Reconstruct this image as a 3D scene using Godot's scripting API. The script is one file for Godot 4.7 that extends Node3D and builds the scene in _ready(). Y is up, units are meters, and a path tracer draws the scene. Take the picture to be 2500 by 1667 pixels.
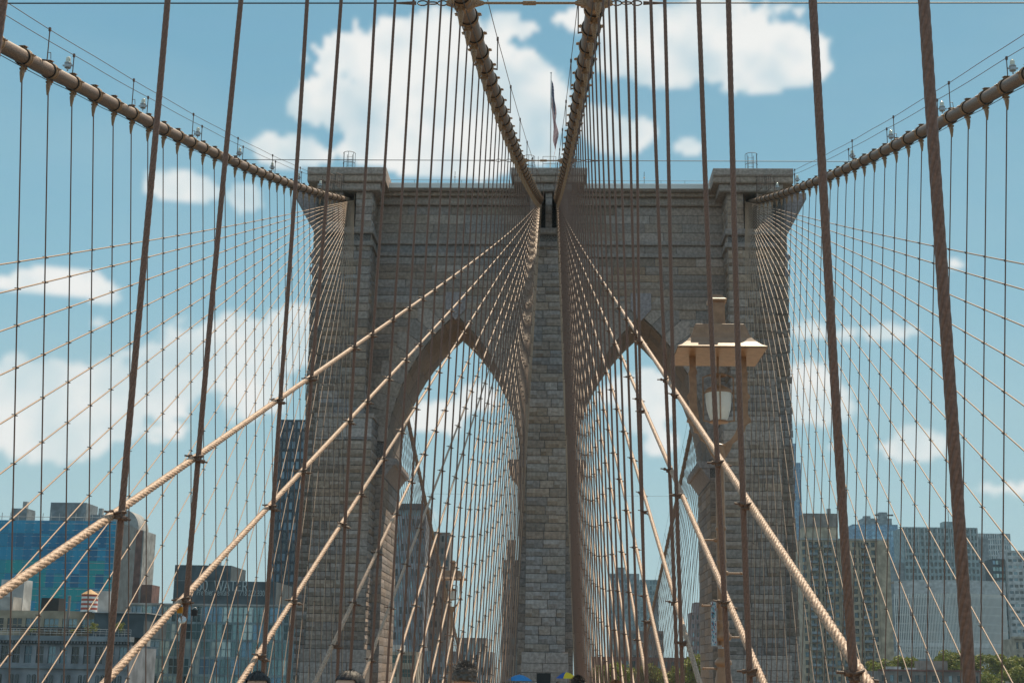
extends Node3D
# A suspension bridge walkway looking up at a stone tower with two pointed arches.
# x to the right, y up from the walkway boards, the bridge runs along -z. Metres.

const D := 111.7          # distance from the camera to the mouths of the cable slots
const EYE := 1.65
const ZW := 114.75        # recessed wall of the tower
const ZK := 124.6         # back of the tower wall
var rng := RandomNumberGenerator.new()
var M := {}
var taken := {}

class MB:
	var v := PackedVector3Array()
	var n := PackedVector3Array()
	var c := PackedColorArray()
	var ix := PackedInt32Array()
	var col := Color(1, 1, 1)
	func vert(p: Vector3, q: Vector3) -> int:
		v.push_back(p); n.push_back(q); c.push_back(col)
		return v.size() - 1
	func quad(a: Vector3, b: Vector3, d: Vector3, e: Vector3) -> void:
		var q := (b - a).cross(d - a)
		if q.length_squared() < 1e-14: q = (d - a).cross(e - a)
		q = q.normalized()
		var i := vert(a, q); vert(b, q); vert(d, q); vert(e, q)
		ix.append_array(PackedInt32Array([i, i + 2, i + 1, i, i + 3, i + 2]))
	func tri(a: Vector3, b: Vector3, d: Vector3) -> void:
		var q := (b - a).cross(d - a).normalized()
		var i := vert(a, q); vert(b, q); vert(d, q)
		ix.append_array(PackedInt32Array([i, i + 2, i + 1]))
	func box(o: Vector3, s: Vector3, b := Basis.IDENTITY) -> void:
		var x := b.x * s.x * 0.5; var y := b.y * s.y * 0.5; var z := b.z * s.z * 0.5
		quad(o - x - y + z, o + x - y + z, o + x + y + z, o - x + y + z)
		quad(o + x - y - z, o - x - y - z, o - x + y - z, o + x + y - z)
		quad(o + x - y + z, o + x - y - z, o + x + y - z, o + x + y + z)
		quad(o - x - y - z, o - x - y + z, o - x + y + z, o - x + y - z)
		quad(o - x + y + z, o + x + y + z, o + x + y - z, o - x + y - z)
		quad(o - x - y - z, o + x - y - z, o + x - y + z, o - x - y + z)
	func span(a: Vector3, b: Vector3) -> void:   # axis box between two corners
		box((a + b) * 0.5, (b - a).abs())
	func frustum(y0: float, x0: float, z0: float, y1: float, x1: float, z1: float, o := Vector3.ZERO, caps := true) -> void:
		var a := []; var b := []
		for s in [[-1, 1], [1, 1], [1, -1], [-1, -1]]:
			a.append(o + Vector3(s[0] * x0, y0, s[1] * z0)); b.append(o + Vector3(s[0] * x1, y1, s[1] * z1))
		for k in 4: quad(a[k], a[(k + 1) % 4], b[(k + 1) % 4], b[k])
		if caps:
			quad(b[0], b[1], b[2], b[3]); quad(a[3], a[2], a[1], a[0])
	func tube(pts: PackedVector3Array, r: float, sides := 6, cap := true, r1 := -1.0) -> void:
		var m := pts.size(); var base := v.size()
		for k in m:
			var t := (pts[mini(k + 1, m - 1)] - pts[maxi(k - 1, 0)]).normalized()
			var u := t.cross(Vector3.UP if absf(t.y) < 0.92 else Vector3.RIGHT).normalized()
			var w := t.cross(u)
			var rr := r if r1 < 0.0 else lerpf(r, r1, float(k) / (m - 1))
			for j in sides:
				var f := TAU * j / sides
				var q := u * cos(f) + w * sin(f)
				vert(pts[k] + q * rr, q)
		for k in m - 1:
			for j in sides:
				var a := base + k * sides + j; var b := base + k * sides + (j + 1) % sides
				ix.append_array(PackedInt32Array([a, a + sides, b, b, a + sides, b + sides]))
		if cap:
			for e in [0, m - 1]:
				var t := (pts[1] - pts[0]).normalized() * (-1.0 if e == 0 else 1.0)
				if e > 0: t = (pts[m - 1] - pts[m - 2]).normalized()
				var i := vert(pts[e], t)
				var first := v.size()
				for j in sides: vert(v[base + e * sides + j], t)
				for j in sides:
					var j2 := (j + 1) % sides
					ix.append_array(PackedInt32Array([i, first + j, first + j2] if e == 0 else [i, first + j2, first + j]))
	func rod(a: Vector3, b: Vector3, r: float, sides := 6, r1 := -1.0) -> void:
		tube(PackedVector3Array([a, b]), r, sides, true, r1)
	func lathe(prof: Array, sides: int, o := Vector3.ZERO, b := Basis.IDENTITY, flute := 0.0) -> void:
		var base := v.size(); var m := prof.size()
		for k in m:
			var p: Array = prof[k]
			var p0: Array = prof[maxi(k - 1, 0)]; var p1: Array = prof[mini(k + 1, m - 1)]
			var tx: float = p1[0] - p0[0]; var ty: float = p1[1] - p0[1]
			for j in sides:
				var f := TAU * j / sides
				var rr: float = p[0] * (1.0 - (flute if j % 2 == 0 else 0.0))
				var q := Vector3(cos(f) * ty, -tx, sin(f) * ty).normalized()
				vert(o + b * Vector3(cos(f) * rr, p[1], sin(f) * rr), b * q)
		for k in m - 1:
			for j in sides:
				var a := base + k * sides + j; var e := base + k * sides + (j + 1) % sides
				ix.append_array(PackedInt32Array([a, e, a + sides, e, e + sides, a + sides]))
	func ring(o: Vector3, ax: Basis, r: float, t: float, seg := 14, side := 5, f0 := 0.0, f1 := TAU) -> void:   # torus round ax.y
		var pts := PackedVector3Array()
		for k in seg + 1:
			var f := lerpf(f0, f1, float(k) / seg)
			pts.push_back(o + ax.x * cos(f) * r + ax.z * sin(f) * r)
		tube(pts, t, side, false)
	func prism(poly: PackedVector2Array, z0: float, z1: float, o := Vector3.ZERO, b := Basis.IDENTITY) -> void:   # polygon in xy, drawn out along z
		var t := Geometry2D.triangulate_polygon(poly)
		for k in range(0, t.size(), 3):
			var a := poly[t[k]]; var e := poly[t[k + 1]]; var g := poly[t[k + 2]]
			if (e - a).cross(g - a) < 0.0:
				var h := e; e = g; g = h
			tri(o + b * Vector3(a.x, a.y, z1), o + b * Vector3(e.x, e.y, z1), o + b * Vector3(g.x, g.y, z1))
			tri(o + b * Vector3(a.x, a.y, z0), o + b * Vector3(g.x, g.y, z0), o + b * Vector3(e.x, e.y, z0))
		var m := poly.size()
		var cw := Geometry2D.is_polygon_clockwise(poly)
		for k in m:
			var a := poly[k]; var e := poly[(k + 1) % m]
			if cw:
				var h := a; a = e; e = h
			quad(o + b * Vector3(a.x, a.y, z1), o + b * Vector3(a.x, a.y, z0), o + b * Vector3(e.x, e.y, z0), o + b * Vector3(e.x, e.y, z1))
	func rope(pts: PackedVector3Array, r: float, lay: float, strands := 6) -> void:   # laid rope: six strands twisted round each other
		var per := 5; var sides := strands * per; var base := v.size(); var m := pts.size(); var s := 0.0
		var ca := PackedFloat32Array(); var dr := PackedFloat32Array()
		for j in sides:
			var f := PI * float(j) / per
			ca.push_back(0.84 + 0.16 * sqrt(absf(sin(f))))
			dr.push_back(0.5 * cos(f) * (1.0 if sin(f) >= 0.0 else -1.0))
		for k in m:
			if k > 0: s += pts[k].distance_to(pts[k - 1])
			var t := (pts[mini(k + 1, m - 1)] - pts[maxi(k - 1, 0)]).normalized()
			var u := t.cross(Vector3.UP if absf(t.y) < 0.92 else Vector3.RIGHT).normalized()
			var w := t.cross(u)
			var tw := TAU * s / lay
			for j in sides:
				var f := TAU * j / sides + tw
				var q := u * cos(f) + w * sin(f)
				var p := w * cos(f) - u * sin(f)
				v.push_back(pts[k] + q * r * ca[j])
				n.push_back((q - p * dr[j] + t * dr[j] * TAU * r / lay).normalized())
				c.push_back(col)
		for k in m - 1:
			for j in sides:
				var a := base + k * sides + j; var b := base + k * sides + (j + 1) % sides
				ix.push_back(a); ix.push_back(a + sides); ix.push_back(b)
				ix.push_back(b); ix.push_back(a + sides); ix.push_back(b + sides)
	func add(o: MB, x := Transform3D.IDENTITY) -> void:
		var base := v.size()
		for k in o.v.size():
			v.push_back(x * o.v[k]); n.push_back((x.basis * o.n[k]).normalized()); c.push_back(o.c[k])
		for k in o.ix.size(): ix.push_back(o.ix[k] + base)
	func mesh(m: Material) -> ArrayMesh:
		var a := []; a.resize(Mesh.ARRAY_MAX)
		a[Mesh.ARRAY_VERTEX] = v; a[Mesh.ARRAY_NORMAL] = n; a[Mesh.ARRAY_COLOR] = c; a[Mesh.ARRAY_INDEX] = ix
		var am := ArrayMesh.new(); am.add_surface_from_arrays(Mesh.PRIMITIVE_TRIANGLES, a); am.surface_set_material(0, m)
		return am

func P(x: float, y: float, z: float) -> Vector3: return Vector3(x, y, -z)

func numbered(called: String) -> String:
	if not taken.has(called):
		taken[called] = 0
		return called
	taken[called] += 1
	return "%s_%03d" % [called, taken[called]]

func tag(o: Node, label: String, category: String, group := "") -> Node:
	o.set_meta("label", label); o.set_meta("category", category)
	if group != "": o.set_meta("group", group)
	return o

func thing(called: String, label: String, category: String, at := Vector3.ZERO, group := "") -> Node3D:
	var o := Node3D.new(); o.name = numbered(called); add_child(o); o.position = at
	tag(o, label, category, group)
	return o

func part(called: String, m: Mesh, parent: Node, x := Transform3D.IDENTITY) -> MeshInstance3D:
	var o := MeshInstance3D.new(); o.mesh = m; o.name = called; o.transform = x
	parent.add_child(o, true)
	return o

func struct(called: String, m: Mesh) -> MeshInstance3D:
	var o := MeshInstance3D.new(); o.mesh = m; o.name = numbered(called); add_child(o); o.set_meta("kind", "structure")
	return o

func ordinal(k: int) -> String:
	var a := ["zeroth", "first", "second", "third", "fourth", "fifth", "sixth", "seventh", "eighth", "ninth", "tenth", "eleventh", "twelfth", "thirteenth", "fourteenth", "fifteenth", "sixteenth", "seventeenth", "eighteenth", "nineteenth"]
	if k < 20: return a[k]
	var t := ["", "", "twent", "thirt", "fort", "fift"]
	return t[k / 10] + "ieth" if k % 10 == 0 else t[k / 10] + "y-" + a[k % 10]

func noise_tex(freq: float, a: Color, b: Color, seed_ := 1, size := 256, oct := 4, normal := false, bump := 4.0, kind := FastNoiseLite.TYPE_SIMPLEX_SMOOTH, mid := Color(0, 0, 0, 0)) -> NoiseTexture2D:
	var f := FastNoiseLite.new(); f.seed = seed_; f.frequency = freq; f.fractal_octaves = oct; f.noise_type = kind
	var t := NoiseTexture2D.new(); t.width = size; t.height = size; t.seamless = true; t.noise = f
	if normal:
		t.as_normal_map = true; t.bump_strength = bump
	else:
		var g := Gradient.new(); g.set_color(0, a); g.set_color(1, b); g.set_offset(0, 0.2); g.set_offset(1, 0.8)
		if mid.a > 0.0: g.add_point(0.5, mid)
		t.color_ramp = g
	return t

func lin(r: float, g: float, b: float) -> Color: return Color(r, g, b).linear_to_srgb()

func mat(called: String, c: Color, rough := 0.7, metal := 0.0) -> StandardMaterial3D:
	var m := StandardMaterial3D.new(); m.albedo_color = c; m.roughness = rough; m.metallic = metal; m.resource_name = called
	M[called] = m
	return m

func textured(called: String, c: Color, tex: Texture2D, nrm: Texture2D, scale: float, rough := 0.8, vc := false, depth := 1.0) -> StandardMaterial3D:
	var m := mat(called, c, rough)
	m.albedo_texture = tex; m.uv1_triplanar = true; m.uv1_world_triplanar = true; m.uv1_scale = Vector3.ONE * scale
	if nrm:
		m.normal_enabled = true; m.normal_texture = nrm; m.normal_scale = depth
	m.vertex_color_use_as_albedo = vc
	return m

func make_materials() -> void:
	var grain := noise_tex(0.03, Color(0.62, 0.62, 0.62), Color(1, 1, 1), 3, 512, 5)
	var nb := noise_tex(0.05, Color.BLACK, Color.WHITE, 5, 512, 5, true, 6.0)
	textured("stone", Color.WHITE, noise_tex(0.02, Color(0.82, 0.815, 0.81), Color(1, 0.99, 0.98), 7, 512, 6), nb, 0.3, 0.9, true, 0.22)
	textured("joint", lin(0.31, 0.275, 0.26), grain, null, 0.5, 0.95)
	textured("granite", lin(0.30, 0.31, 0.31), grain, nb, 0.4, 0.85, false, 0.4)
	var paint := noise_tex(0.025, Color(0.5, 0.45, 0.42), Color(1, 1, 1), 11, 512, 6, false, 4.0, FastNoiseLite.TYPE_SIMPLEX_SMOOTH, Color(0.93, 0.91, 0.9))
	textured("stay_paint", lin(0.54, 0.37, 0.25), paint, null, 3.0, 0.55)
	textured("rope_brown", lin(0.21, 0.115, 0.08), noise_tex(0.03, Color(0.78, 0.76, 0.74), Color(1, 1, 1), 12, 512, 5), null, 3.0, 0.5)
	textured("cable_wrap", lin(0.27, 0.175, 0.115), paint, null, 1.2, 0.5)
	textured("band_tan", lin(0.46, 0.28, 0.15), paint, null, 2.0, 0.5)
	mat("seal", lin(0.025, 0.02, 0.017), 0.8)
	textured("clamp_iron", lin(0.17, 0.10, 0.065), paint, null, 6.0, 0.55)
	textured("lamp_paint", lin(0.34, 0.195, 0.11), noise_tex(0.02, Color(0.86, 0.85, 0.84), Color(1, 1, 1), 13, 256, 4), null, 1.5, 0.38)
	mat("wire", lin(0.05, 0.043, 0.04), 0.6)
	mat("thin_brown", lin(0.13, 0.08, 0.06), 0.6)
	mat("galvanised", lin(0.42, 0.44, 0.46), 0.45, 0.3)
	var g := mat("milk_glass", lin(0.93, 0.93, 0.91), 0.2); g.clearcoat_enabled = true; g.backlight_enabled = true; g.backlight = Color(1.0, 1.0, 0.97)
	mat("black", lin(0.012, 0.012, 0.014), 0.6)
	mat("white_trim", lin(0.7, 0.7, 0.68), 0.6)
# ---------------------------------------------------------------- sky
func cloud_sky() -> Image:
	var W := 2048; var H := 1024
	var dens := PackedFloat32Array(); dens.resize(W * H); dens.fill(-1.0)
	# azimuth to the right of the bridge axis, elevation, half width, half height, weight: degrees
	var blobs := [[-7.2, 23.7, 2.61, 1.65, 1], [-5.2, 23.9, 2.43, 1.91, 1], [-9.2, 22.3, 2.09, 0.96, 0.9], [-10.5, 21.9, 1.22, 0.61, 0.75], [-6.6, 22.0, 3.14, 1.39, 1], [-4.6, 22.1, 2.09, 2.09, 1], [-7.1, 20.6, 1.92, 1.05, 0.8], [-5.3, 20.5, 2.97, 1.22, 0.9], [-1.4, 22.6, 1.48, 1.65, 1], [-1.6, 20.9, 1.57, 1.05, 0.8], [-3.0, 20.9, 1.92, 1.22, 0.85], [-7.9, 21.2, 1.05, 0.70, 0.6], [-3.3, 25.5, 2.25, 0.78, 0.35], [-7.3, 25.5, 0.87, 0.52, 0.35], [-11.7, 20.2, 1.66, 0.73, 0.85], [-12.6, 20.4, 0.87, 0.44, 0.6], [6.3, 24.8, 3.30, 1.56, 1], [8.8, 23.9, 2.26, 1.22, 0.95], [4.0, 24.5, 2.26, 1.56, 0.9], [3.3, 25.8, 3.29, 0.78, 0.8], [10.1, 23.5, 1.22, 0.70, 0.7], [0.8, 25.8, 1.04, 0.48, 0.55], [2.5, 21.4, 1.31, 0.96, 0.85], [1.4, 21.8, 1.05, 0.87, 0.6], [5.3, 20.8, 0.73, 0.38, 0.5], [-15.9, 18.6, 1.26, 0.73, 0.8], [-15.1, 18.4, 0.88, 0.53, 0.6], [-13.2, 18.3, 0.79, 0.79, 0.45], [-19.8, 14.4, 1.93, 0.67, 0.6], [-21.4, 14.2, 1.23, 0.53, 0.35], [-18.6, 14.0, 1.05, 0.44, 0.4], [-18.7, 13.0, 0.53, 0.32, 0.25], [-12.1, 12.6, 2.28, 1.32, 0.85], [-10.8, 13.5, 1.05, 0.79, 0.7], [-14.2, 11.7, 2.28, 1.54, 1.0], [-15.6, 12.3, 1.23, 0.61, 0.6], [-17.1, 10.5, 2.28, 1.35, 1.0], [-19.6, 10.2, 2.28, 1.16, 1.0], [-21.3, 9.6, 1.4, 1.54, 1.0], [-20.4, 8.3, 2.28, 1.06, 0.81], [-17.0, 9.0, 2.1, 0.77, 0.61], [-12.7, 10.6, 1.58, 1.35, 0.68], [-5.0, 9.9, 1.40, 0.96, 0.5], [-3.4, 10.6, 1.05, 1.05, 0.4], [3.6, 10.5, 1.05, 1.40, 0.75], [2.7, 11.0, 1.05, 0.88, 0.6], [4.1, 9.1, 0.70, 0.70, 0.5], [10.3, 10.6, 1.49, 1.31, 0.8], [9.7, 11.3, 0.88, 0.70, 0.6], [14.0, 8.8, 1.14, 0.74, 0.75], [12.5, 13.2, 1.84, 0.39, 0.6], [10.1, 13.4, 1.05, 0.44, 0.4], [11.3, 8.8, 1.05, 0.53, 0.3], [16.0, 15.7, 0.53, 0.26, 0.15], [-5.7, 6.0, 2.10, 0.52, 0.25], [17.2, 7.0, 2.45, 0.44, 0.2]]
	var r := RandomNumberGenerator.new(); r.seed = 71
	for k in 120:                                      # the same fair-weather clouds all round
		var az := r.randf_range(-180, 180); var el := r.randf_range(3, 70)
		if absf(az) < 33.0 and el < 31.0: continue
		var w := r.randf_range(3, 8); var h := w * r.randf_range(0.35, 0.7)
		for j in 4: blobs.append([az + r.randf_range(-w, w), el + r.randf_range(-h, h) * 0.6, w * r.randf_range(0.5, 1.0), h * r.randf_range(0.5, 1.0), r.randf_range(0.6, 1.0)])
	var k2 := W / 360.0
	for b in blobs:
		var cs := maxf(cos(deg_to_rad(b[1])), 0.2)
		b[2] *= 1.06; b[3] *= 1.06
		var rx: float = b[2] * 1.5 / cs; var ry: float = b[3] * 1.5
		for y in range(maxi(0, int((90 - b[1] - ry) * k2)), mini(H / 2, int((90 - b[1] + ry) * k2) + 1)):
			var dy: float = (90.0 - y / k2 - b[1]) / b[3]
			if dy < 0.0: dy *= 1.35
			for x0 in range(int(floor((b[0] - rx) * k2)), int((b[0] + rx) * k2) + 1):
				var dx: float = (x0 / k2 - b[0]) * cs / b[2]
				var d: float = b[4] - 0.8 * (dx * dx + dy * dy)
				if d < -0.9: continue
				var i := y * W + posmod(x0, W)
				if dens[i] <= -0.99: dens[i] = d
				else:
					var hi := maxf(dens[i], d); dens[i] = hi + 0.22 * exp(-4.0 * absf(dens[i] - d)) * float(hi > 0.0)
	var n1 := FastNoiseLite.new(); n1.seed = 4; n1.frequency = 0.055; n1.fractal_octaves = 6; n1.fractal_gain = 0.62; n1.noise_type = FastNoiseLite.TYPE_SIMPLEX_SMOOTH; n1.domain_warp_enabled = true; n1.domain_warp_amplitude = 8.0; n1.domain_warp_frequency = 0.05
	var n2 := FastNoiseLite.new(); n2.seed = 9; n2.frequency = 0.018; n2.fractal_octaves = 4; n2.noise_type = FastNoiseLite.TYPE_SIMPLEX_SMOOTH
	var n3 := FastNoiseLite.new(); n3.seed = 14; n3.frequency = 0.06; n3.fractal_octaves = 4; n3.fractal_gain = 0.5; n3.noise_type = FastNoiseLite.TYPE_SIMPLEX_SMOOTH
	var img := Image.create_empty(W, H, false, Image.FORMAT_RGB8)
	img.fill(Color8(150, 168, 172))
	var stops := [[0, Color8(187, 210, 213)], [6, Color8(171, 204, 212)], [14, Color8(145, 190, 208)], [24, Color8(121, 172, 198)], [36, Color8(108, 158, 187)], [60, Color8(88, 144, 184)], [90, Color8(74, 128, 174)]]
	for y in H / 2:
		var el := 90.0 - y / k2
		var ce := cos(deg_to_rad(el)); var se := sin(deg_to_rad(el))
		var s := 0
		while s < stops.size() - 2 and el > stops[s + 1][0]: s += 1
		var sky: Color = stops[s][1].lerp(stops[s + 1][1], clampf((el - stops[s][0]) / (stops[s + 1][0] - stops[s][0]), 0, 1))
		for x in W:
			var c := sky
			var xs := x if x < W / 2 else x - W      # the seam of the noise lies behind the camera
			var d := dens[y * W + x]
			var ca := cos(deg_to_rad(x / k2 - 24.0)) * ce * 0.53 + se * 0.848      # the air is paler round the sun
			c = c.lerp(Color8(205, 219, 224), 0.34 * pow(maxf(ca, 0.0), 7.0))
			var haze := n2.get_noise_2d(xs * 0.5, y * 1.2)
			if d > -0.75:
				var t := d + puff(n1, n3, xs, y)
				var cover := smoothstep(0.0, 0.2 + 0.25 * haze, t)
				# clouds are one white; the blue behind shows through where they are thin
				var thin := n3.get_noise_2d(xs * .8 + 50.0, y * .95) + 0.8 * haze
				cover *= clampf(0.86 - 0.42 * thin, 0.55, 1.0)
				var cl := Color8(242, 243, 241)
				c = c.lerp(cl, cover)
			c = c.lerp(Color8(205, 216, 216), clampf(haze * 0.16 + 0.02, 0.0, 0.12))
			img.set_pixel(x, y, c)
	return img

func puff(a: FastNoiseLite, b: FastNoiseLite, x: float, y: float) -> float:   # ragged edges and cauliflower lumps
	return 0.62 * a.get_noise_2d(x, y * 1.25) + 0.55 * (0.42 - absf(b.get_noise_2d(x, y * 1.2)) * 1.6)

func _ready() -> void:
	rng.seed = 20
	# camera: 50 mm lens, held at eye height a little right of the middle of the walkway, tipped up 13 degrees
	var cam := Camera3D.new(); add_child(cam); cam.name = "camera"
	cam.transform = Transform3D(Basis(Vector3(0.99946293, 0.01427415, -0.02949757), Vector3(-0.00726668, 0.97427513, 0.22524467), Vector3(0.03195392, -0.22490935, 0.9738556)).orthonormalized(), Vector3(0.789, EYE, 0))
	cam.fov = 27.0; cam.far = 20000.0; cam.near = 0.1; cam.current = true
	var we := WorldEnvironment.new(); we.name = "world_environment"; add_child(we)
	var e := Environment.new(); we.environment = e
	e.background_mode = Environment.BG_SKY
	var pm := PanoramaSkyMaterial.new(); pm.panorama = ImageTexture.create_from_image(cloud_sky()); pm.energy_multiplier = 0.9
	e.sky = Sky.new(); e.sky.sky_material = pm
	e.tonemap_mode = Environment.TONE_MAPPER_LINEAR; e.tonemap_exposure = 1.12
	e.sdfgi_enabled = true; e.ssao_enabled = true; e.ssil_enabled = true
	e.fog_enabled = true; e.fog_density = 0.00011; e.fog_light_color = Color(0.72, 0.82, 0.86)
	var sun := DirectionalLight3D.new(); sun.name = "sun"; add_child(sun)
	sun.light_energy = 1.55; sun.light_angular_distance = 0.5; sun.light_color = Color(1.0, 0.92, 0.8); sun.shadow_enabled = true
	var az := deg_to_rad(24.0); var el := deg_to_rad(58.0)
	var to_sun := Vector3(sin(az) * cos(el), sin(el), -cos(az) * cos(el))
	sun.look_at_from_position(to_sun * 100.0, Vector3.ZERO, Vector3.UP)
	make_materials()
	build_setting()
	build_tower()
	build_cables()
	build_suspenders()
	build_stays()
	build_side_span()
	build_cable_fittings()
	build_lamps()
	build_tower_top()
	build_city()
	build_trees()
	build_people()

func build_setting() -> void:
	var wm := mat("water", lin(0.03, 0.055, 0.06), 0.12)
	wm.normal_enabled = true; wm.normal_texture = noise_tex(0.02, Color.BLACK, Color.WHITE, 21, 512, 4, true, 3.0); wm.uv1_triplanar = true; wm.uv1_world_triplanar = true; wm.uv1_scale = Vector3.ONE * 0.03
	var b := MB.new(); b.quad(P(-9000, -42, -9000), P(9000, -42, -9000), P(9000, -42, 9000), P(-9000, -42, 9000))
	struct("water", b.mesh(wm))
	var gm := textured("street", lin(0.09, 0.09, 0.088), noise_tex(0.02, Color(0.6, 0.6, 0.6), Color(1, 1, 1), 22, 256, 5), null, 0.02, 0.95)
	b = MB.new(); b.span(P(-6000, -44, 140), P(6000, -38.5, 9000))
	struct("ground", b.mesh(gm))
	var pw := textured("boards", lin(0.38, 0.3, 0.225), noise_tex(0.02, Color(0.6, 0.55, 0.5), Color(1, 1, 1), 23, 256, 5), null, 0.6, 0.8)
	b = MB.new()
	for k in 8: # the walkway falls gently towards the tower
		var z0 := -30.0 + k * 18.0; var z1 := z0 + 18.0
		if z1 > 111.0: z1 = 111.0
		var y0 := walk_y(z0); var y1 := walk_y(z1)
		b.quad(P(-2.1, y0, z0), P(2.1, y0, z0), P(2.1, y1, z1), P(-2.1, y1, z1))
		b.quad(P(-2.1, y1 - .25, z1), P(2.1, y1 - .25, z1), P(2.1, y0 - .25, z0), P(-2.1, y0 - .25, z0))
		b.quad(P(-2.1, y0 - .25, z0), P(-2.1, y0, z0), P(-2.1, y1, z1), P(-2.1, y1 - .25, z1))
		b.quad(P(2.1, y0, z0), P(2.1, y0 - .25, z0), P(2.1, y1 - .25, z1), P(2.1, y1, z1))
	struct("walkway", b.mesh(pw))
	b = MB.new()
	for s in [-1.0, 1.0]:
		b.span(P(s * 2.25 - 0.2, -1.5, -30), P(s * 2.25 + 0.2, -1.3, 320)); b.span(P(s * 2.5, -5.6, -30), P(s * 13.0, -4.8, 320)); b.span(P(s * 14.45 - .2, -1.5, -30), P(s * 14.45 + .2, -1.3, 110.9))
		b.span(P(s * 13.0, -5.6, -30), P(s * 14.7, -5.0, 110.9))
		for k in 44:
			b.span(P(s * 2.25 - .1, -5.0, -29 + k * 8.0), P(s * 2.25 + .1, -1.5, -28.8 + k * 8.0))
			if k < 17: b.span(P(s * 14.45 - .1, -5.0, -29 + k * 8.0), P(s * 14.45 + .1, -1.5, -28.8 + k * 8.0))
		for k in 8:   # short cross beams carry the lamp posts beside the walkway
			b.span(P(s * 2.4, -1.5, 17.7 + k * 13.0), P(s * 3.6, -1.34, 18.3 + k * 13.0))
	struct("roadway_deck", b.mesh(mat("deck_paint", lin(.34, .29, .23), .8)))

func walk_y(z: float) -> float: return -0.9 * clampf(z / 111.0, 0.0, 1.0)

# ---------------------------------------------------------------- tower
const AX := 7.7; const AH := 5.5; const SPRING := 18.4; const APEX := 30.45
var stones := []
var beds := FastNoiseLite.new()
const TONES := [[0.441, 0.361, 0.319], [0.456, 0.352, 0.288], [0.396, 0.339, 0.314], [0.42, 0.322, 0.262], [0.501, 0.414, 0.371], [0.376, 0.308, 0.274], [0.441, 0.352, 0.297], [0.401, 0.344, 0.319]]

func arch_r() -> float: return (AH * AH + (APEX - SPRING) * (APEX - SPRING)) / (2.0 * AH)
func arch_in(y: float) -> float:   # how far the arch edge has come in from the jamb at height y
	if y <= SPRING: return 0.0
	var r := arch_r()
	return r - sqrt(maxf(r * r - (y - SPRING) * (y - SPRING), 0.0))

func stone(o: Vector3, u: Vector3, w: Vector3, x0: float, x1: float, y0: float, y1: float, rough: float, tone := -1, keep := 1.0) -> void:
	var b := MB.new()
	var t: Array = TONES[rng.randi() % TONES.size() if tone < 0 else tone]
	var f := rng.randf_range(0.8, 1.08)
	var at := o + u * ((x0 + x1) * .5) + Vector3.UP * y0     # runs of the quarry's warmer and cooler beds
	var bed := beds.get_noise_3d(at.x * 2.0, at.y * 3.0, at.z * 2.0)
	f *= 1.0 + .28 * beds.get_noise_3d(at.x * 3.0 + 90.0, at.y * 4.0, at.z)
	b.col = Color(t[0] * f * (1.0 + .16 * bed), t[1] * f, t[2] * f * (1.0 - .18 * bed))
	var g := 0.009; var ch := 0.028
	var nx := clampi(int((x1 - x0) / 0.55), 2, 4); var ny := 2
	var xs := [x0 + g, x0 + g + ch]; var ys := [y0 + g, y0 + g + ch]
	for k in range(1, nx): xs.append(lerpf(x0, x1, float(k) / nx) + rng.randf_range(-.06, .06))
	for k in range(1, ny): ys.append(lerpf(y0, y1, float(k) / ny) + rng.randf_range(-.05, .05))
	xs.append(x1 - g - ch); xs.append(x1 - g); ys.append(y1 - g - ch); ys.append(y1 - g)
	var p := []
	var lift := rng.randf_range(0.0, 0.03)
	for j in ys.size():
		var row := []
		for i in xs.size():
			var edge: bool = i == 0 or j == 0 or i == xs.size() - 1 or j == ys.size() - 1
			var inner: bool = i > 1 and j > 1 and i < xs.size() - 2 and j < ys.size() - 2
			var hgt := -0.012 - 0.012 * rough
			if not edge: hgt = 0.015 + lift + rough * rng.randf_range(0.0, 0.05)
			if inner: hgt = 0.03 + lift + rough * rng.randf_range(0.04, 0.18)
			row.append(o + u * xs[i] + Vector3.UP * ys[j] + w * hgt)
		p.append(row)
	for j in ys.size() - 1:
		for i in xs.size() - 1: b.quad(p[j][i], p[j][i + 1], p[j + 1][i + 1], p[j + 1][i])
	stones.append([(x1 - x0) * (y1 - y0) * keep, b])

func courses(o: Vector3, u: Vector3, w: Vector3, y0: float, y1: float, rough: float, a: Callable, mn: float, mx: float, h := 0.66, keep := 1.0, tone := -1) -> void:
	var y := y0; var k := 0
	while y < y1 - 0.15:
		var hh := minf(h * rng.randf_range(0.92, 1.08), y1 - y)
		if y1 - y - hh < 0.25: hh = y1 - y
		for s in a.call(y, y + hh):
			var x: float = s[0]; var e: float = s[1]
			while e - x > 0.12:
				var l := rng.randf_range(mn, mx)
				if e - x - l < mn * 0.7: l = e - x
				stone(o, u, w, x, x + l, y, y + hh, rough, tone, keep)
				x += l
		y += hh; k += 1

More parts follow.
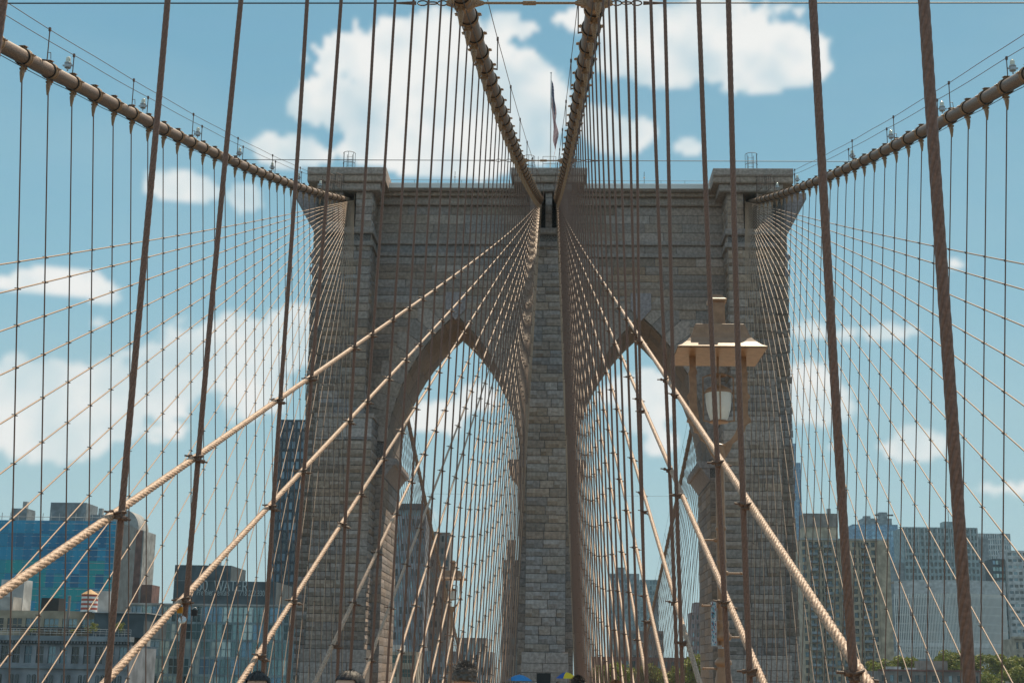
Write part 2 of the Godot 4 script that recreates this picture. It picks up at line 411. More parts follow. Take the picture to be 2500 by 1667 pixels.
func build_tower() -> void:
	beds.seed = 33; beds.frequency = .03; beds.fractal_octaves = 3
	var t := thing("bridge_tower", "massive grey granite bridge tower with two tall pointed arches", "tower", Vector3.ZERO)
	# the solid wall with both openings cut out of it
	var poly := PackedVector2Array([Vector2(-19.8, -44), Vector2(19.8, -44), Vector2(19.8, 41.0), Vector2(-19.8, 41.0)])
	var full := PackedVector2Array([Vector2(-19.8, -7), Vector2(-13.2, -7)])
	for c in [-AX, AX]:
		var arc := PackedVector2Array()
		for k in 13:
			var y := lerpf(SPRING, APEX, k / 12.0); arc.push_back(Vector2(c - AH + arch_in(y), y))
		for k in range(1, 13):
			var y := lerpf(APEX, SPRING, k / 12.0); arc.push_back(Vector2(c + AH - arch_in(y), y))
		full.push_back(Vector2(c - AH, -7)) if c > 0 else null
		full.append_array(arc); full.push_back(Vector2(c + AH, -7))
	full.append_array(PackedVector2Array([Vector2(19.8, -7), Vector2(19.8, 41.0), Vector2(-19.8, 41.0)]))
	var b := MB.new(); b.prism(full, -ZK, -ZW)
	b.span(P(-20.5, -44, 109), P(20.5, -7, 130))
	part("wall_core", b.mesh(M.joint), t)
	# buttresses, with the slots where the cables run in left open
	for s in [-1.0, 1.0]:
		b = MB.new()
		for r in [[14.65, 18.35, 21.3, 36.9, 111.75], [13.95, 18.5, 3.0, 21.0, 111.5], [13.7, 18.8, -7.0, 3.0, 111.2], [14.65, 16.0, 36.9, 41.0, 111.75], [17.05, 18.35, 36.9, 41.0, 111.75]]:
			b.span(P(s * r[0], r[2], r[4]), P(s * r[1], r[3], ZW + 0.02))
		b.span(P(s * 16.0, 36.9, 114.3), P(s * 17.05, 41.0, ZW + 0.02))
		b.frustum(0, 0, 0, 0.001, 0.001, 0.001, P(s * 16, 10, 113))
		part("buttress_core", b.mesh(M.joint), t)
	b = MB.new()
	for r in [[-1.56, 1.56, 3.0, 37.0, 111.75], [-1.75, 1.75, -7.0, 3.0, 111.3], [-1.56, -1.0, 37.0, 41.0, 111.75], [-.28, .28, 37.0, 41.0, 111.75], [1.0, 1.56, 37.0, 41.0, 111.75], [-1.0, -.28, 37.0, 41.0, 114.3], [.28, 1.0, 37.0, 41.0, 114.3]]:
		b.span(P(r[0], r[2], r[4]), P(r[1], r[3], ZW + 0.02))
	part("buttress_core", b.mesh(M.joint), t)
	var front := Vector3(0, 0, 1); var ux := Vector3(1, 0, 0)
	for s in [-1.0, 1.0]:
		var side := func(a: float, e: float) -> Array: return [minf(s * a, s * e), maxf(s * a, s * e)]
		# outer buttress
		courses(P(0, 0, 111.75), ux, front, 21.3, 35.5, 1.0, func(_a, _b): return [side.call(14.65, 18.35)], 1.1, 2.6, 0.66, 1.2)
		courses(P(0, 0, 111.75), ux, front, 36.9, 40.1, 0.35, func(_a, _b): return [side.call(14.65, 16.0), side.call(17.05, 18.35)], 0.9, 1.8, 0.66, 0.9)
		courses(P(0, 0, 111.5), ux, front, 3.0, 19.5, 1.0, func(_a, _b): return [side.call(13.95, 18.5)], 1.2, 2.8, 0.66, 1.2)
		courses(P(0, 0, 111.5), ux, front, 19.5, 21.1, 0.1, func(_a, _b): return [side.call(13.95, 18.5)], 1.4, 2.6, 0.8, 1.0, 4)
		courses(P(0, 0, 111.2), ux, front, -2.0, 3.0, 0.15, func(_a, _b): return [side.call(13.7, 18.8)], 1.2, 2.4, 0.8, 0.9, 4)
		# outer wings and the strip between the buttress and the arch
		courses(P(0, 0, ZW), ux, front, -2.0, 38.2, 1.0, func(_a, _b): return [side.call(18.35, 19.95 + rng.randf_range(-.04, .1))], 1.4, 1.8, 0.66, 0.6)
		courses(P(0, 0, ZW), ux, front, -2.0, 17.0, 0.1, func(_a, _b): return [side.call(13.2, 13.95)], 0.7, 1.2, 0.66, 0.4)
		# inner flanks of the outer buttresses, facing the arch
		courses(P(s * 14.65, 0, 0), Vector3(0, 0, -1), Vector3(-s, 0, 0), 21.3, 40.1, 0.9, func(_a, _b): return [[111.75, ZW]], 1.2, 1.8, 0.66, 0.5)
		courses(P(s * 13.95, 0, 0), Vector3(0, 0, -1), Vector3(-s, 0, 0), -2.0, 21.1, 0.9, func(_a, _b): return [[111.5, ZW]], 1.2, 1.8, 0.66, 0.5)
		# the jamb of the arch
		courses(P(s * 13.2, 0, 0), Vector3(0, 0, -1), Vector3(-s, 0, 0), -2.0, 16.6, 0.08, func(_a, _b): return [[ZW, ZK]], 2.2, 3.6, 0.66, 0.7)
		# spandrel wall, stopping at the arch stones
		var spandrel := func(a: float, e: float) -> Array:
			var reach := 2.0
			var r := arch_r(); var m := (a + e) * 0.5
			var out := []
			var lo := 2.2; var hi := 14.65
			if a < 19.0: return []
			var q := (r + reach) * (r + reach) - (m - SPRING) * (m - SPRING)
			var cut := (AX - AH + r) - sqrt(maxf(q, 0.0))     # where the outer edge of the arch ring stands at this height
			if cut > AX - 0.1 or a > APEX + 1.9:
				out.append(side.call(lo, hi))
			else:
				if cut - lo > 0.15: out.append(side.call(lo, cut + 0.12))
				out.append(side.call(2.0 * AX - cut - 0.12, hi))
			return out
		courses(P(0, 0, ZW), ux, front, 19.0, 30.9, 0.08, spandrel, 1.8, 3.6, 0.66, 1.0)
		courses(P(0, 0, ZW), ux, front, 31.4, 35.4, 0.4, func(_a, _b): return [side.call(1.6, 14.65)], 2.4, 5.0, 0.66, 1.0)
		courses(P(0, 0, ZW), ux, front, 35.7, 36.5, 0.3, func(_a, _b): return [side.call(1.6, 14.65)], 2.0, 3.6, 0.8, 1.0, 2)
		courses(P(0, 0, ZW), ux, front, 36.75, 39.9, 0.1, func(_a, _b): return [side.call(1.6, 14.65)], 2.6, 5.0, 0.8, 1.0)
		courses(P(0, 0, ZW), ux, front, -2.0, 18.0, 0.1, func(_a, _b): return [side.call(1.56, 2.2)], 0.6, 0.8, 0.66, 0.3)
		# voussoirs
		var r2 := arch_r()
		for h in [-1.0, 1.0]:
			var n := 11
			for k in n:
				var y0 := lerpf(0.0, asin((APEX - SPRING) / r2), float(k) / n); var y1 := lerpf(0.0, asin((APEX - SPRING) / r2), float(k + 1) / n)
				var pt := func(an: float, rr: float) -> Vector2: return Vector2(-AH + r2 - rr * cos(an), SPRING + rr * sin(an))
				var a: Vector2 = pt.call(y0 + .0012, r2); var c: Vector2 = pt.call(y1 - .0012, r2); var d: Vector2 = pt.call(y1 - .0012, r2 + 1.9 + rng.randf_range(0, .25)); var e: Vector2 = pt.call(y0 + .0012, r2 + 1.9)
				d.x = minf(d.x, 0.0); c.x = minf(c.x, -0.0)
				var pl := PackedVector2Array([a, c, d, Vector2(e.x, d.y), e])
				for q in pl.size(): pl[q] = Vector2(s * AX + h * pl[q].x, pl[q].y)
				var m := MB.new(); var tn: Array = TONES[[0, 2, 4, 7, 0, 6][rng.randi() % 6]]; var fv := rng.randf_range(.9, 1.1)
				m.col = Color(tn[0] * fv, tn[1] * fv, tn[2] * fv)
				m.prism(pl, -ZW - 0.4, -ZW + 0.07 + rng.randf_range(0, .03))
				part("voussoir", m.mesh(M.stone), t)
		# lining of the arch: long stones running through the wall
		for h in [-1.0, 1.0]:
			for k in 11:
				var y0 := lerpf(0.0, asin((APEX - SPRING) / r2), k / 11.0 + .001); var y1 := lerpf(0.0, asin((APEX - SPRING) / r2), (k + 1) / 11.0 - .001)
				var q := []
				for an in [y0, y1]:
					for rr in [r2 - 0.03, r2 + .1]: q.append(Vector2(s * AX + h * (-AH + r2 - rr * cos(an)), SPRING + rr * sin(an)))
				var za := ZW + .42
				for d in 4:
					var zb := ZK if d == 3 else za + rng.randf_range(1.9, 2.7)
					var m := MB.new(); var tn: Array = TONES[[0, 1, 6, 2][rng.randi() % 4]]; var fv := rng.randf_range(.85, 1.08)
					m.col = Color(tn[0] * fv, tn[1] * fv, tn[2] * fv)
					var lift := rng.randf_range(-.012, .012)
					m.prism(PackedVector2Array([q[0], q[2], q[3], q[1]]), -zb + .012, -za - .012, Vector3(h * lift, 0, 0))
					part("soffit_stone", m.mesh(M.stone), t)
					za = zb
		var ks := MB.new(); ks.col = Color(0.420, 0.369, 0.381)
		ks.prism(PackedVector2Array([Vector2(-.85, 32.3), Vector2(-.85, 30.9), Vector2(0, 29.95), Vector2(.85, 30.9), Vector2(.85, 32.3)]), -ZW - .3, -ZW + .22, Vector3(s * AX, 0, 0))
		ks.prism(PackedVector2Array([Vector2(-.6, 32.05), Vector2(-.6, 31.05), Vector2(0, 30.4), Vector2(.6, 31.05), Vector2(.6, 32.05)]), -ZW + .2, -ZW + .27, Vector3(s * AX, 0, 0))
		part("keystone", ks.mesh(M.stone), t)
		# imposts
		for e in [[AX + AH, -1.0], [AX - AH, 1.0]]:
			var m := MB.new(); m.col = Color(0.462, 0.397, 0.381)
			var d: float = e[1]
			var pl := PackedVector2Array([Vector2(0.6 * -d, 17.75), Vector2(.85 * d, 17.75), Vector2(.95 * d, 17.95), Vector2(.95 * d, 18.3), Vector2(.6 * -d, 18.3)])
			var pl2 := PackedVector2Array([Vector2(0, 16.75), Vector2(.7 * d, 17.75), Vector2(0, 17.75)])
			for q in pl.size(): pl[q] = Vector2(s * (e[0] + pl[q].x), pl[q].y)
			for q in pl2.size(): pl2[q] = Vector2(s * (e[0] + pl2[q].x), pl2[q].y)
			m.prism(pl, -ZK - .2, -ZW + .18); m.prism(pl2, -ZK - .1, -ZW + .1)
			part("impost", m.mesh(M.stone), t)
	# middle buttress
	courses(P(0, 0, 111.75), ux, front, 3.0, 35.5, 1.0, func(_a, _b): return [[-1.56, 1.56]], 0.95, 1.9, 0.66, 1.6)
	courses(P(0, 0, 111.75), ux, front, 36.9, 40.1, 0.3, func(_a, _b): return [[-1.56, -1.0], [-.28, .28], [1.0, 1.56]], 0.5, 1.9, 0.66, 0.9)
	courses(P(0, 0, 111.3), ux, front, -1.4, 3.0, 0.08, func(a, _b): return [[-1.75 - .05 * (3.0 - a), 1.75 + .05 * (3.0 - a)]] if a > 1.2 else [[-1.85, -.6], [.45, 1.85]], 1.0, 2.0, 0.72, 1.6, 4)
	# string courses, cornices and caps
	var band := func(x0: float, x1: float, y0: float, y1: float, z: float, tone: int, called := "string_course", zb := ZW + .1) -> void:
		var x := x0
		while x < x1 - .05:
			var l := rng.randf_range(1.8, 3.2)
			if x1 - x - l < 1.2: l = x1 - x
			var m := MB.new(); var tn: Array = TONES[tone]; var f := rng.randf_range(.9, 1.1)
			m.col = Color(tn[0] * f, tn[1] * f, tn[2] * f)
			var h := y1 - y0
			m.prism(PackedVector2Array([Vector2(-zb, y0), Vector2(-z - .12 * h, y0), Vector2(-z, y0 + .18 * h), Vector2(-z, y1 - .1 * h), Vector2(-z - .06 * h, y1), Vector2(-zb, y1)]), x + .008, x + l - .008, Vector3.ZERO, Basis(Vector3(0, 0, 1), Vector3(0, 1, 0), Vector3(1, 0, 0)))
			part(called, m.mesh(M.stone), t)
			x += l
	for s in [-1.0, 1.0]:
		var iv := func(a: float, e: float) -> Array: return [minf(s * a, s * e), maxf(s * a, s * e)]
		var r: Array = iv.call(1.5, 14.7)
		band.call(r[0], r[1], 36.45, 36.8, ZW - .28, 2); band.call(r[0], r[1], 35.4, 35.72, ZW - .2, 2)
		r = iv.call(2.0, AX - .86); band.call(r[0], r[1], 30.88, 31.42, ZW - .14, 6)
		r = iv.call(AX + .86, 14.7); band.call(r[0], r[1], 30.88, 31.42, ZW - .14, 6)
		r = iv.call(1.7, 14.7)
		band.call(r[0], r[1], 39.9, 40.55, ZW - .45, 0, "frieze"); band.call(r[0], r[1], 40.55, 40.85, ZW - .9, 1, "frieze"); band.call(r[0], r[1], 40.85, 41.42, ZW - 1.35, 0, "cornice")
		# outer buttress mouldings and cap
		r = iv.call(14.4, 18.6)
		band.call(r[0], r[1], 36.45, 36.95, 111.4, 2); band.call(r[0], r[1], 35.4, 35.8, 111.5, 2)
		r = iv.call(13.8, 18.6); band.call(r[0], r[1], 21.05, 21.4, 111.35, 4)
		r = iv.call(13.95, 19.2); band.call(r[0], r[1], 40.1, 40.75, 111.25, 0, "frieze")
		r = iv.call(13.45, 20.0); band.call(r[0], r[1], 40.75, 41.3, 110.95, 1, "frieze"); band.call(r[0], r[1], 41.3, 41.95, 110.8, 0, "cornice", ZK + 1.5)
		# the end of the tower swells out under its cornice
		var m := MB.new(); m.col = Color(0.399, 0.350, 0.360)
		var pl := PackedVector2Array([Vector2(19.7, 36.9), Vector2(20.0, 37.6), Vector2(20.25, 38.6), Vector2(20.7, 39.5), Vector2(21.3, 40.3), Vector2(21.75, 40.75), Vector2(21.75, 41.3), Vector2(19.7, 41.3)])
		for q in pl.size(): pl[q].x *= s
		m.prism(pl, -ZK - .3, -ZW - .3); part("corbel", m.mesh(M.stone), t)
		for y in [34.2, 35.5]:
			m = MB.new(); m.col = Color(0.399, 0.359, 0.381)
			m.prism(PackedVector2Array([Vector2(s * 19.7, y - .5), Vector2(s * 20.15, y - .1), Vector2(s * 20.15, y + .2), Vector2(s * 19.7, y + .3)]), -ZK, -ZW + .1); part("string_course", m.mesh(M.stone), t)
	band.call(-1.8, 1.8, 36.45, 36.95, 111.4, 2); band.call(-1.8, 1.8, 35.4, 35.8, 111.5, 2)
	band.call(-1.85, 1.85, 40.1, 40.75, 111.25, 2, "frieze"); band.call(-2.9, 2.9, 40.75, 41.3, 110.95, 1, "frieze"); band.call(-3.15, 3.15, 41.3, 41.95, 110.8, 0, "cornice", ZK + 1.5)
	b = MB.new(); b.span(P(-20, 41.0, 113.2), P(20, 41.38, ZK + 1)); b.span(P(-13.4, 41.42, 113.55), P(-3.2, 41.55, ZK)); b.span(P(3.2, 41.42, 113.55), P(13.4, 41.55, ZK))
	part("roof_slab", b.mesh(M.white_trim), t)
	# the door at the foot of the middle buttress
	b = MB.new(); b.span(P(-.58, -1.4, 111.27), P(.43, 1.42, 111.4))
	var dr := part("door", b.mesh(M.black), t)
	b = MB.new(); b.rod(P(.3, .1, 111.2), P(.3, .25, 111.2), .02); b.rod(P(.3, .18, 111.2), P(.3, .18, 111.28), .015); part("handle", b.mesh(M.galvanised), dr)
	# the 300 largest stones are pieces of their own, the rest one mass
	stones.sort_custom(func(p, q): return p[0] > q[0])
	var rest := MB.new()
	for k in stones.size():
		if k < 300: part("stone", stones[k][1].mesh(M.stone), t)
		else: rest.add(stones[k][1])
	part("stonework", rest.mesh(M.stone), t).set_meta("kind", "stuff")
	print("stones ", stones.size())

# ---------------------------------------------------------------- cables, suspenders, stays
const TOPY := 39.39
func cable_pt(u: float, s: float, inner: bool) -> Vector3:   # u: metres out from the tower
	return P(s * ((.68 + .01317 * u) if inner else (16.71 - .0105 * u)), TOPY - .30928 * u + .00052 * u * u, D - u)
func hang_x(u: float, y: float, s: float, inner: bool) -> float:   # the leaning sheet in which suspenders and stays lie
	var t := cable_pt(u, s, inner)
	return lerpf(s * (2.32 if inner else 14.44), t.x, (y + 1.35) / (t.y + 1.35))
const NEAR := {"left inner": [[6.85, -2.290, -2.140], [9.73, -2.223, -2.170], [11.73, -2.296, -2.134], [14.88, -2.219, -2.147], [16.61, -2.297, -2.123], [19.86, -2.214, -2.119], [21.54, -2.290, -2.118]], "right inner": [[5.3, 2.282, 2.254], [7.2, 2.302, 2.148], [10.8, 2.245, 2.179], [12.4, 2.298, 2.141], [16.3, 2.230, 2.140], [17.65, 2.302, 2.139], [21.8, 2.158, 2.094], [22.9, 2.263, 2.115]]}   # z, x at the boards and x six metres up of the nearest suspenders, which lean each their own way
var hung := {}     # per sheet: [u of every suspender]
const SHEETS := [[-1.0, true, "left inner"], [1.0, true, "right inner"], [-1.0, false, "left outer"], [1.0, false, "right outer"]]

func build_cables() -> void:
	var band := MB.new()
	band.lathe([[.23, -.13], [.282, -.12], [.282, -.075], [.262, -.07], [.262, .07], [.282, .075], [.282, .12], [.23, .13]], 18, Vector3.ZERO)
	for s in [-1.0, 1.0]:
		band.box(Vector3(s * .03, 0, .285), Vector3(.028, .26, .12)); band.box(Vector3(s * .035, 0, -.33), Vector3(.032, .2, .24))
		for k in [-.08, .0, .08]:
			band.rod(Vector3(-.075, k, .30), Vector3(.075, k, .30), .014, 5); band.box(Vector3(s * .058, k, .30), Vector3(.02, .04, .04))
	band.rod(Vector3(-.12, 0, -.36), Vector3(.12, 0, -.36), .04, 8); band.rod(Vector3(-.09, .07, -.29), Vector3(.09, .07, -.29), .018, 6); band.rod(Vector3(-.09, -.07, -.29), Vector3(.09, -.07, -.29), .018, 6)
	for s in [-1.0, 1.0]:
		for k in [-.09, .09]: band.rod(Vector3(s * .25, k, .06), Vector3(s * .36, k, .06), .022, 6); band.box(Vector3(s * .3, k, .06), Vector3(.03, .055, .055))
	band.box(Vector3(0, .0, .335), Vector3(.2, .3, .02))
	var bm := band.mesh(M.band_tan)
	var sl := MB.new(); sl.ring(Vector3.ZERO, Basis.IDENTITY, .244, .024, 18, 5)
	var sm := sl.mesh(M.seal)
	for sh in SHEETS:
		var s: float = sh[0]; var inner: bool = sh[1]
		var us := []
		if inner:
			var zs := [9.73, 11.73, 14.88, 16.61, 19.86, 21.54] if s < 0 else [5.3, 7.2, 10.8, 12.4, 16.3, 17.65, 21.8, 22.9]
			var z := 23.95 if s < 0 else 25.35
			while z < 109.6:
				zs.append(z); z += 2.286
			if s < 0: zs.push_front(6.85)
			for q in zs: us.append(D - q)
		else:
			var z := 40.82 - 2 * 2.286 if s < 0 else 45.73 - 2.286
			while z < 109.6:
				us.append(D - z); z += 2.286
		hung[sh[2]] = us
		var t := thing("main_cable", "thick tan main suspension cable, %s of the four, rising to the tower" % sh[2], "cable", Vector3.ZERO, "main suspension cables")
		var pts := PackedVector3Array()
		var far_u := 104.0 if inner else 76.0
		for k in 60: pts.push_back(cable_pt(lerpf(-2.4, far_u, k / 59.0), s, inner))
		var b := MB.new(); b.tube(pts, .228, 18)
		part("wrapped_wire", b.mesh(M.cable_wrap), t)
		for u in us:
			if inner and u > 90.0: continue
			var p := cable_pt(u, s, inner); var d := (cable_pt(u + .3, s, inner) - cable_pt(u - .3, s, inner)).normalized()
			var side := Vector3.UP.cross(d).normalized(); var up := d.cross(side)
			var x := Transform3D(Basis(side, d, up), p)
			part("cable_band", bm, t, x)
			part("seal", sm, t, Transform3D(x.basis, p + d * .142))
		b = MB.new()   # thin service lines along the underside
		for o in [[.17, -.25], [-.1, -.30]]:
			var q := PackedVector3Array()
			for k in 40: q.push_back(cable_pt(lerpf(1.0, far_u, k / 39.0), s, inner) + Vector3(o[0] * s, o[1] - .02 * sin(k * 2.0), 0))
			b.tube(q, .014, 4, false)
		part("service_line", b.mesh(M.wire), t)

func build_suspenders() -> void:
	var sk := MB.new(); sk.lathe([[.0, .0], [.06, -.01], [.085, -.08], [.075, -.16], [.034, -.42], [.0, -.44]], 8)
	sk.box(Vector3(0, .05, 0), Vector3(.05, .22, .12))
	var skm := sk.mesh(M.band_tan)
	for sh in SHEETS:
		var s: float = sh[0]; var inner: bool = sh[1]; var k := 0
		for u in hung[sh[2]]:
			k += 1
			var top := cable_pt(u, s, inner) + Vector3(0, -.42, 0)
			var z: float = D - u
			var bot := P(s * (2.32 if inner else 14.44), -1.35, z)
			if inner:
				for q in NEAR[sh[2]]:
					if absf(q[0] - z) < 0.02:
						var slope: float = (q[2] - q[1]) / 6.0
						bot.x = q[1] - 1.35 * slope; top.x = q[1] + slope * top.y
			var t := thing("suspender_rope", "%s steel suspender rope counted from the camera, hanging from %s main cable" % [ordinal(k), sh[2]], "rope", bot, "vertical suspender ropes")
			var b := MB.new()
			var sock := top - bot; sock.y -= .1
			if z < 24.0:
				var m := int(sock.length() / clampf(z * .0019, .014, .04))
				var pts := PackedVector3Array(); var ph := rng.randf() * 9.0; var am := .012
				for j in m + 1:
					var f := float(j) / m
					pts.push_back(sock * f + Vector3(am * sin(f * 9.0 + ph), 0, 0) * sin(PI * f))
				b.rope(pts, .0235, .42)
			else: b.rod(Vector3.ZERO, sock, .023, 7)
			part("rope", b.mesh(M.rope_brown), t)
			if not inner or z > 24.0: part("socket", skm, t, Transform3D(Basis.IDENTITY, top - bot))

func clamp_mesh() -> ArrayMesh:
	var b := MB.new()
	b.ring(Vector3(0, -.015, .0), Basis(Vector3(1, 0, 0), Vector3(0, 1, .2).normalized(), Vector3(0, -.2, 1).normalized()), .042, .014, 10, 5)
	b.ring(Vector3(0, .02, .0), Basis(Vector3(1, .3, 0).normalized(), Vector3(-.3, 1, 0).normalized(), Vector3(0, 0, 1)), .046, .013, 10, 5)
	b.box(Vector3(0, 0, .012), Vector3(.075, .05, .06))
	b.rod(Vector3(-.135, .028, .03), Vector3(.02, .012, .03), .0105, 6); b.rod(Vector3(-.02, -.012, .03), Vector3(.125, -.034, .03), .0105, 6)
	b.rod(Vector3(-.085, .0225, .03), Vector3(-.055, .02, .03), .024, 6); b.rod(Vector3(.055, -.0235, .03), Vector3(.09, -.0285, .03), .024, 6)
	b.rod(Vector3(-.06, .02, -.03), Vector3(.06, -.02, -.03), .011, 5)
	return b.mesh(M.clamp_iron)
func small_clamp() -> ArrayMesh:
	var b := MB.new()
	b.box(Vector3.ZERO, Vector3(.085, .07, .085)); b.box(Vector3(-.075, .02, .02), Vector3(.09, .03, .03)); b.box(Vector3(.075, -.02, .02), Vector3(.09, .03, .03))
	return b.mesh(M.clamp_iron)

func stay_pt(u: float, far_u: float, s: float, inner: bool, start := 0.0) -> Vector3:
	var f := u / far_u
	var y := lerpf(TOPY - start, -1.35, f) - 4.0 * f * (1.0 - f) * .58 * pow(far_u / 113.0, 2.0)
	return P(hang_x(u, y, s, inner) + s * .036 - s * (.12 if inner else .58) * maxf(0.0, 1.0 - u / 14.0), y, D - u)

func reach(j: int, s: float) -> float:   # how far out along the deck each stay is anchored
	var a: Array = [113.75, 109.95, 105.2, 100.3, 95.4, 90.9] if s < 0 else [113.3, 109.4, 104.3, 99.4, 94.9, 90.4]
	return a[j] if j < 6 else a[5] - 4.572 * (j - 5)

func build_stays() -> void:
	var cm := clamp_mesh(); var cs := small_clamp()
	for sh in SHEETS:
		var s: float = sh[0]; var inner: bool = sh[1]
		for j in 24:
			var far_u := reach(j, s)
			var zend := D - far_u
			var stop := far_u if zend > 2.6 else D - 2.6
			var start := .05 + .05 * j
			var t := thing("diagonal_stay", "%s longest diagonal stay rope fanning out beneath the %s main cable" % [ordinal(j + 1), sh[2]], "rope", stay_pt(stop, far_u, s, inner, start), "diagonal stay ropes")
			var o := t.position
			var b := MB.new()
			var pts := PackedVector3Array()
			var near_u := D - 27.0
			var u := -.6
			if inner and stop > near_u:
				while u < near_u:
					pts.push_back(stay_pt(u, far_u, s, inner, start) - o); u += 3.0
				pts.push_back(stay_pt(near_u, far_u, s, inner, start) - o)
				b.tube(pts, .027, 7, false)
				pts = PackedVector3Array(); u = near_u
				while u < stop:
					pts.push_back(stay_pt(u, far_u, s, inner, start) - o); u += .019 if D - u < 15.0 else .032
				b.rope(pts, .0295, .44)
			else:
				while u < stop:
					pts.push_back(stay_pt(u, far_u, s, inner, start) - o); u += 3.0
				pts.push_back(Vector3.ZERO)
				b.tube(pts, 0.028 if inner else .025, 6, false)
			part("rope", b.mesh(M.stay_paint), t)
			for v in hung[sh[2]]:
				if v > stop - .2 or v < 3.0: continue
				var p := stay_pt(v, far_u, s, inner, start)
				if p.y > cable_pt(v, s, inner).y - .9: continue
				var z: float = D - v
				p.x -= s * .02
				if inner and NEAR.has(sh[2]):
					for q in NEAR[sh[2]]:
						if absf(q[0] - z) < 0.02: p.x = lerpf(q[1] + (q[2] - q[1]) / 6.0 * p.y, p.x, .35)
				var g := rng.randf_range(-.35, .35)
				part("clamp", cm if z < 45.0 and inner else cs, t, Transform3D(Basis(Vector3.UP, g) * Basis(Vector3(0, 0, 1), rng.randf_range(-.15, .15)).scaled(Vector3.ONE * .8), p - o))

func side_pt(w: float, s: float) -> Vector3: return P(s * 16.5, 39.4 - .285 * w + .00021 * w * w, 127.6 + w)
func build_side_span() -> void:
	for s in [-1.0, 1.0]:
		var nm := "left" if s < 0 else "right"
		var t := thing("main_cable", "tan main cable sloping down behind the tower, seen through the %s arch" % nm, "cable", Vector3.ZERO, "main suspension cables")
		var pts := PackedVector3Array()
		for k in 40: pts.push_back(side_pt(k * 4.3 - 2.0, s))
		var b := MB.new(); b.tube(pts, .228, 10); part("wrapped_wire", b.mesh(M.cable_wrap), t)
		var bd := MB.new(); bd.lathe([[.23, -.12], [.27, -.1], [.27, .1], [.23, .12]], 10); bd.box(Vector3(0, 0, -.32), Vector3(.12, .2, .2)); bd.box(Vector3(0, 0, .3), Vector3(.1, .25, .1))
		var bm := bd.mesh(M.band_tan)
		for k in 50:
			var w := 6.0 + k * 2.6
			var p := side_pt(w, s); var d := (side_pt(w + .3, s) - side_pt(w - .3, s)).normalized(); var sd := Vector3.UP.cross(d).normalized()
			part("cable_band", bm, t, Transform3D(Basis(sd, d, d.cross(sd)), p))
			var r := thing("suspender_rope", "%s thin suspender rope behind the tower in the %s arch" % [ordinal(k + 1), nm], "rope", P(s * 13.6, -1.35, 127.6 + w), "thin suspender ropes behind the tower")
			b = MB.new(); b.rod(Vector3.ZERO, p + Vector3(0, -.2, 0) - r.position, .022, 5); part("rope", b.mesh(M.rope_brown), r)
		for j in 17:
			var far_w := 104.0 - j * 5.2
			var r := thing("diagonal_stay", "%s longest stay rope behind the tower in the %s arch" % [ordinal(j + 1), nm], "rope", P(s * 13.6, -1.35, 127.6 + far_w), "stay ropes behind the tower")
			b = MB.new(); b.rod(Vector3.ZERO, P(s * 16.3, 38.9 - .08 * j, 126.0) - r.position, .026, 5); part("rope", b.mesh(M.rope_brown), r)
		# hand wire above this cable
		var h := thing("hand_wire", "thin hand wire above the main cable behind the %s arch" % nm, "wire", Vector3.ZERO, "hand wires")
		b = MB.new(); var q := PackedVector3Array()
		for k in 20: q.push_back(side_pt(k * 8.0, s) + Vector3(-s * .4, 1.15, 0))
		b.tube(q, .012, 4, false); part("wire", b.mesh(M.wire), h)
		for k in 14:
			b = MB.new(); var p0 := side_pt(4 + k * 10.0, s) + Vector3(-s * .2, .1, 0); b.rod(p0, p0 + Vector3(-s * .2, 1.1, 0), .018, 4); part("post", b.mesh(M.wire), h)
	var g := thing("guy_rope", "thin horizontal guy rope behind the tower arches", "rope", Vector3.ZERO)
	var b2 := MB.new(); b2.rod(side_pt(57, -1.0), side_pt(57, 1.0), .014, 5); part("rope", b2.mesh(M.wire), g)

